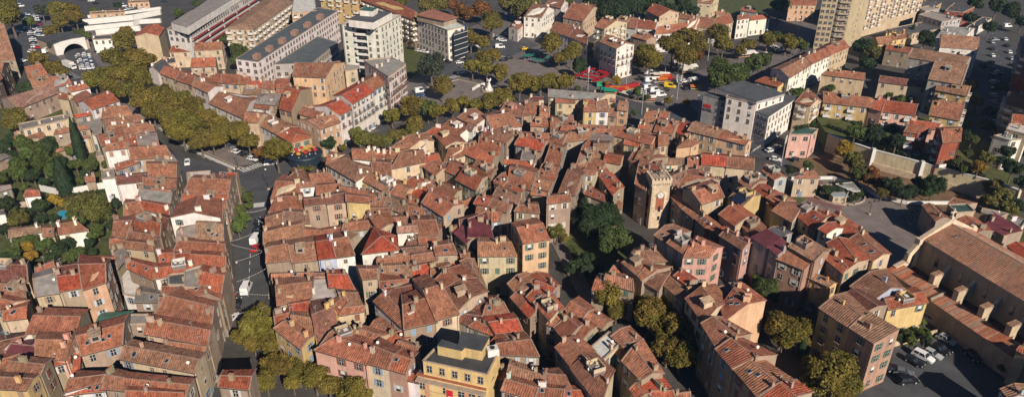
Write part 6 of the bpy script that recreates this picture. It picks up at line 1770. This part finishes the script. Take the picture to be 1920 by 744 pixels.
def lamp(x, y, h, double, label):
    p = P(x, y); r = empty('street_lamp', p, .4); b = MB(); b.tube([(0, 0, 0), (0, 0, h)], [.09, .06], 8); b.box((0, 0, .25), (.9, .9, .5), 0, 1)
    if double: b.bar((-1, 0, h), (1, 0, h), .07, .07)
    b.obj('post', [M['dark'], M['mortar']], r)
    for s in ((-1, 1) if double else (0,)): g_ = MB(); g_.lathe((s, 0, h), [(.1, 0), (.3, .15), (.32, .35), (.15, .5)], 10); g_.obj('lamp_head', M['dark'] if double else M['white'], r)
    tag(r, label, 'street lamp')
lamp(1629, 402, 4.2, True, 'double-headed dark street lamp on the sunny church square'); lamp(1708, 421, 4.2, True, 'double-headed street lamp in the shade of the church'); lamp(504, 355, 7, False, 'tall lamp with round white head on the street island'); lamp(447, 317, 6, False, 'lamp with white globe at the boulevard crossing'); lamp(1582, 382, 5, False, 'pale lamp at the edge of the round planting')
for x, y in ((1700, 575 - 160), (1660, 398)): pass
# bollards by the market houses
bm = MB(); bm.lathe((0, 0, 0), [(.16, 0), (.15, .7), (.08, .85)], 8); bme = mesh('bollard', bm.v, bm.f, [M['white']], bm.uv, bm.m)
for i in range(9):
    p = P(1409 + i * 2.6, 286 - i * 1.7); later(link('bollard', bme, None, p), 'white bollard', 'bollard', 'bollards along the kerb by the market houses', p)
# festoon lights over the shopping street
for (a, b) in (((430, 452), (474, 437)), ((432, 457), (494, 470)), ((440, 490), (496, 470)), ((442, 528), (500, 502)), ((440, 546), (506, 552)), ((430, 590), (503, 572)), ((480, 408), (500, 420)), ((462, 398), (500, 390))):
    pa, pb = P(*a, 7.5), P(*b, 7.5); m = MB(); N_ = 14; pts = [pa.lerp(pb, k / N_) - pa - Vector((0, 0, .3 * 4 * (k / N_) * (1 - k / N_))) for k in range(N_ + 1)]
    m.tube(pts, [.018] * (N_ + 1), 4, 0)
    for q in pts[1:-1]: m.box((q.x, q.y, q.z - .12), (.08, .08, .1), 0, 1)
    later(m.obj('light_garland', [M['white'], M['white']], None, pa), 'string of white festive lights', 'light garland', 'light garlands across the shopping street', (pa + pb) / 2)
# fountain statue on the square
def statue():
    p = P(917, 172); r = empty('fountain', p); tag(r, 'white stone fountain with a winged statue on a tall rock pedestal', 'fountain'); b = MB(); b.lathe((0, 0, 0), [(3.4, 0), (3.4, .6), (3.1, .7), (3.0, .45), (.5, .45)], 32); b.obj('basin', M['mortar'], r)
    b = MB(); rr = random.Random(1); b.lathe((0, 0, .3), [(1.7, 0), (1.5, .7), (1.1, 1.4), (1.15, 1.8), (.8, 2.6), (.7, 3.4), (.85, 3.5)], 10); 
    for k in range(9): t = k * .7; b.box((1.3 * math.cos(t), 1.3 * math.sin(t), .6 + (k % 3) * .4), (.9, .7, .8), t)
    b.obj('pedestal', M['white'], r); b = MB(); b.tube([(0, 0, 3.8), (.05, 0, 4.6), (0, 0, 5.2), (0, 0, 5.6)], [.42, .3, .36, .12], 10); b.lathe((0, 0, 5.6), [(.1, 0), (.17, .12), (.15, .28), (.04, .36)], 10)
    b.tube([(.2, 0, 5.3), (.55, 0, 5.9), (.6, 0, 6.5)], [.12, .09, .05], 6); b.tube([(-.2, 0, 5.3), (-.6, 0, 5.7), (-.9, 0, 6.1)], [.12, .09, .05], 6)
    for s in (-1, 1): b.add([(s * .1, .15, 5.3), (s * .9, .4, 6.2), (s * 1.0, .4, 5.3), (s * .4, .2, 4.6)], [(0, 1, 2, 3), (3, 2, 1, 0)])
    b.obj('statue', M['white'], r, smooth=False)
    for k in range(4): t = -2.6 + k * .6
statue()
wall_line('basin_wall', [(886, 170), (897, 163), (908, 160)], 1.2, .6, 'white', 'curved white garden wall left of the fountain')
# pergola and kiosk on the church square
def pergola():
    p = P(1592, 372); r = empty('pergola', p, .2); tag(r, 'white steel fan-shaped pergola beside the round planting', 'pergola'); b = MB()
    for s in (-1.2, 1.2): b.tube([(s, 0, 0), (s * .6, 0, 3.6)], [.1, .08], 6)
    for k in range(9): x = -2.4 + k * .6; b.bar((x * 1.25 - 1.2, 2.6, 4.4), (x * .5 + 1, -1.6, 3.2), .12, .14)
    b.bar((-4.2, 2.6, 4.4), (1.8, 2.6, 4.4), .14, .14); b.bar((-.2, -1.6, 3.2), (2.2, -1.6, 3.2), .14, .14); b.bar((-.8, 0, 3.6), (.8, 0, 3.6), .14, .14); b.obj('frame', M['white'], r)
    p = P(1569, 378); k = empty('kiosk', p, .05); tag(k, 'small cream kiosk with flat grey roof in the round planting', 'kiosk'); b = MB(); b.box((0, 0, 1.2), (4.4, 2.6, 2.4)); b.obj('wall', M['wall'], k, color=WC['c']); b = MB(); b.box((0, 0, 2.55), (5, 3.2, .25)); b.obj('roof', M['steel'], k)
    for s in (-1, 1): link('window', WIN['s'][0], k, (s, -1.33, 1.5), math.pi)
pergola()
ring = MB(); cx = P(1571, 366)
for k in range(40):
    t0, t1 = 2 * math.pi * k / 40, 2 * math.pi * (k + 1) / 40; ring.bar((8.2 * math.cos(t0), 7 * math.sin(t0), .3), (8.2 * math.cos(t1), 7 * math.sin(t1), .3), .4, .6)
tag(ring.obj('planter_ring', M['mortar'], None, cx), 'round stone kerb of the planted circle on the square', 'planter')
pool = MB(); p = P(118, 403); pool.box((0, 0, .12), (3.4, 5, .2), 0, 0); pool.box((0, 0, .06), (4.4, 6, .2), 0, 1); tag(pool.obj('swimming_pool', [M['pool'], M['pave']], None, p, .15), 'small turquoise swimming pool in the gardens', 'swimming pool')
# solar panels on a house roof
sp = MB(); q = [P(*tp('B5', *a), 13.1) for a in ((502, 400), (560, 430), (626, 388), (572, 358))]; o = q[0].copy()
n_ = 3
for i in range(n_):
    for j in range(4):
        def at(u, v): return q[0].lerp(q[1], u).lerp(q[3].lerp(q[2], u), v) - o
        e = .03; c4 = [at((i + a) / n_, (j + b) / 4) + Vector((0, 0, .12 + .35 * (1 - abs(2 * (j + b) / 4 - 1)))) for a, b in ((e, e), (1 - e, e), (1 - e, 1 - e), (e, 1 - e))]
        sp.add(c4 + [v - Vector((0, 0, .08)) for v in c4], [(0, 1, 2, 3), (7, 6, 5, 4), (0, 4, 5, 1), (1, 5, 6, 2), (2, 6, 7, 3), (3, 7, 4, 0)])
tag(sp.obj('solar_panels', M['solar'], None, o), 'dark blue solar panels on the tan roof right of the clock tower', 'solar panels')
# ---------------------------------------------------------------- people
def person_mesh(seed, walk):
    r = random.Random(seed); w_ = .22 * walk
    P_ = [((0, 0, .95), .15), ((0, 0, 1.2), .16), ((0, 0, 1.42), .17), ((0, 0, 1.53), .06), ((0, .02, 1.66), .105), ((0, 0, 1.76), .07),
          ((.1, 0, .9), .11), ((.1, w_, .5), .075), ((.1, w_ * .6, .08), .05), ((.1, w_ * .6 + .16, .04), .04), ((-.1, 0, .9), .11), ((-.1, -w_, .5), .075), ((-.1, -w_ * 1.6, .1), .05), ((-.1, -w_ * 1.6 + .16, .04), .04),
          ((.2, 0, 1.4), .07), ((.27, -w_ * .6, 1.13), .05), ((.26, -w_ * .2, .88), .04), ((-.2, 0, 1.4), .07), ((-.27, w_ * .6, 1.13), .05), ((-.26, w_ * 1.1, .9), .04)]
    E = [(0, 1), (1, 2), (2, 3), (3, 4), (4, 5), (0, 6), (6, 7), (7, 8), (8, 9), (0, 10), (10, 11), (11, 12), (12, 13), (2, 14), (14, 15), (15, 16), (2, 17), (17, 18), (18, 19)]
    me = bpy.data.meshes.new('person'); me.from_pydata([p for p, _ in P_], E, []); o = bpy.data.objects.new('person_rig', me); COL.objects.link(o)
    sm = o.modifiers.new('s', 'SKIN'); [setattr(me.skin_vertices[0].data[i], 'radius', (q, q)) for i, (_, q) in enumerate(P_)]; me.skin_vertices[0].data[0].use_root = True; o.modifiers.new('u', 'SUBSURF').levels = 1
    dg = bpy.context.evaluated_depsgraph_get(); m2 = bpy.data.meshes.new_from_object(o.evaluated_get(dg)); bpy.data.objects.remove(o); m2.name = 'person'
    top = [M['paint'], M['skin'], M['dark']]; m2.materials.clear()
    for t in top: m2.materials.append(t)
    for f in m2.polygons: z = f.center.z; f.material_index = 1 if z > 1.5 or (abs(f.center.x) > .2 and z < .98) else (2 if z < .92 else 0); f.use_smooth = True
    return m2
PMS = [person_mesh(1, 1), person_mesh(2, .3)]
PC = [((.02, .02, .03), 'black'), ((.5, .48, .45), 'white'), ((.05, .08, .2), 'blue'), ((.35, .04, .03), 'red'), ((.2, .2, .2), 'grey')]
def person(x, y, c, rot, i=0, g='people walking in the town'):
    p = P(x, y) + Vector((0, 0, .22)); o = link('person', PMS[i], None, p, rot, PC[c][0]); hz = MB(); hz.lathe((0, 0, 1.62), [(.11, 0), (.125, .08), (.1, .17), (.03, .2)], 8); hz.obj('hair', M['dark'], o)
    later(o, f'person in {PC[c][1]} top and dark trousers', 'person', g, p)
for a in ((1690, 413, 0, 0, 0), (1695, 414, 4, .3, 1), (1205, 480, 2, 1, 0), (1213, 490, 1, 2, 1), (1240, 470, 0, 1, 0), (1035, 118, 1, 0, 0), (1060, 140, 3, 1, 1), (1230, 195, 0, 2, 0), (1245, 198, 1, 0, 1), (1290, 175, 2, 1, 0), (1210, 175, 3, 0, 0), (1196, 178, 0, 2, 1), (900, 155, 0, 1, 0), (867, 176, 2, 2, 0), (905, 170, 1, 0, 1), (1160, 178, 4, 1, 0), (1100, 168, 0, 0, 0), (1310, 140, 4, 1, 0), (1320, 132, 0, 2, 1), (560, 318, 2, 0, 0), (595, 300, 0, 1, 1), (445, 500, 1, 1, 0), (443, 560, 3, 0, 0), (150, 100, 0, 1, 0), (818, 160, 1, 0, 0), (825, 150, 0, 1, 1)):
    person(*a)
windows_pass()
# thin blue volume added over the town to turn its shadows bluer
hz = MB(); hz.box((0, 2400, 60), (6400, 5600, 122)); ho = hz.obj('added_haze', [], None); ho['kind'] = 'stuff'
hm = bpy.data.materials.new('added_haze'); hm.use_nodes = True; nt = hm.node_tree; nt.nodes.clear(); ou = nt.nodes.new('ShaderNodeOutputMaterial'); pv = nt.nodes.new('ShaderNodeVolumePrincipled')
pv.inputs['Color'].default_value = (.42, .66, 1, 1); pv.inputs['Density'].default_value = HAZE; pv.inputs['Anisotropy'].default_value = 0.0; nt.links.new(pv.outputs[0], ou.inputs['Volume']); ho.data.materials.append(hm)
# ---------------------------------------------------------------- labels: nearest landmark in the photograph, direction and rank
LM = [('the clock tower', 1235, 385), ('the church cross', 1775, 400), ('the church buttresses', 1800, 560), ('the white hotel', 1400, 210), ('the white tower block', 695, 85), ('the glass office', 825, 60), ('the arched bridge', 140, 90),
      ('the yellow corner building', 865, 680), ('the round cafe', 573, 290), ('the fountain statue', 917, 160), ('the red cafe parasols', 1112, 145), ('the tall cream tower', 1570, 40), ('the pink building', 1510, 260), ('the brick flats', 1750, 270),
      ('the red-balcony block', 400, 60), ('the thick cypress', 120, 335), ('the slender cypress', 148, 260), ('the swimming pool', 118, 403), ('the green metal roof', 213, 590), ('the street island lamp', 504, 345), ('the orange-walled house', 995, 455),
      ('the narrow dark lane', 1030, 640), ('the palm garden', 1715, 625), ('the planted circle', 1570, 365), ('the retaining wall', 1740, 330), ('the ochre trees below', 560, 680), ('the yellow market van', 1256, 162), ('the black car yard', 1740, 700),
      ('the small bottom cypress', 1500, 640), ('the magenta sheet roof', 905, 430), ('the lone white gable', 370, 390), ('the end of the boulevard walk', 440, 312), ('the park trees', 1120, 420), ('the terrace walls', 230, 50), ('the shaded avenue', 1870, 180),
      ('the big hipped roof', 830, 370), ('the bottom left corner', 40, 720), ('the blue-shuttered tall house', 185, 520), ('the festive light strings', 470, 480)]
ORD = ['first', 'second', 'third', 'fourth', 'fifth', 'sixth', 'seventh', 'eighth', 'ninth', 'tenth', 'eleventh', 'twelfth', 'thirteenth', 'fourteenth', 'fifteenth', 'sixteenth', 'seventeenth', 'eighteenth', 'nineteenth', 'twentieth']
fam = {}
for o, base, pos in THINGS:
    x, y = proj(pos); L_ = min(LM, key=lambda l: (l[1] - x) ** 2 + (l[2] - y) ** 2); dx, dy = x - L_[1], y - L_[2]
    if abs(dx) > abs(dy): dr = 'left of' if dx < 0 else 'right of'
    else: dr = 'above' if dy < 0 else 'below'
    if dr == 'above' or dr == 'below': dr = 'behind' if dy < 0 else 'in front of'
    if o.get('group') is None and o['category'] in ('apartment block', 'tower block', 'office building', 'hotel', 'building'):
        o['label'] = base; continue
    fam.setdefault((base, L_[0], dr), []).append((math.hypot(dx, dy), o))
for (base, lm, dr), lst in fam.items():
    lst.sort(key=lambda e: e[0])
    for i, (_, o) in enumerate(lst):
        if len(lst) == 1: o['label'] = f'{base} {dr} {lm}'
        elif i < 20: o['label'] = f'{base} {dr} {lm}, {"nearest" if i == 0 else ORD[i] + " nearest"} of these'
        else: o['label'] = f'{base} {dr} {lm}, number {i + 1} outward'
print('things', len(THINGS), 'trees', TN, 'cars', CARN, 'objects', len(bpy.data.objects))
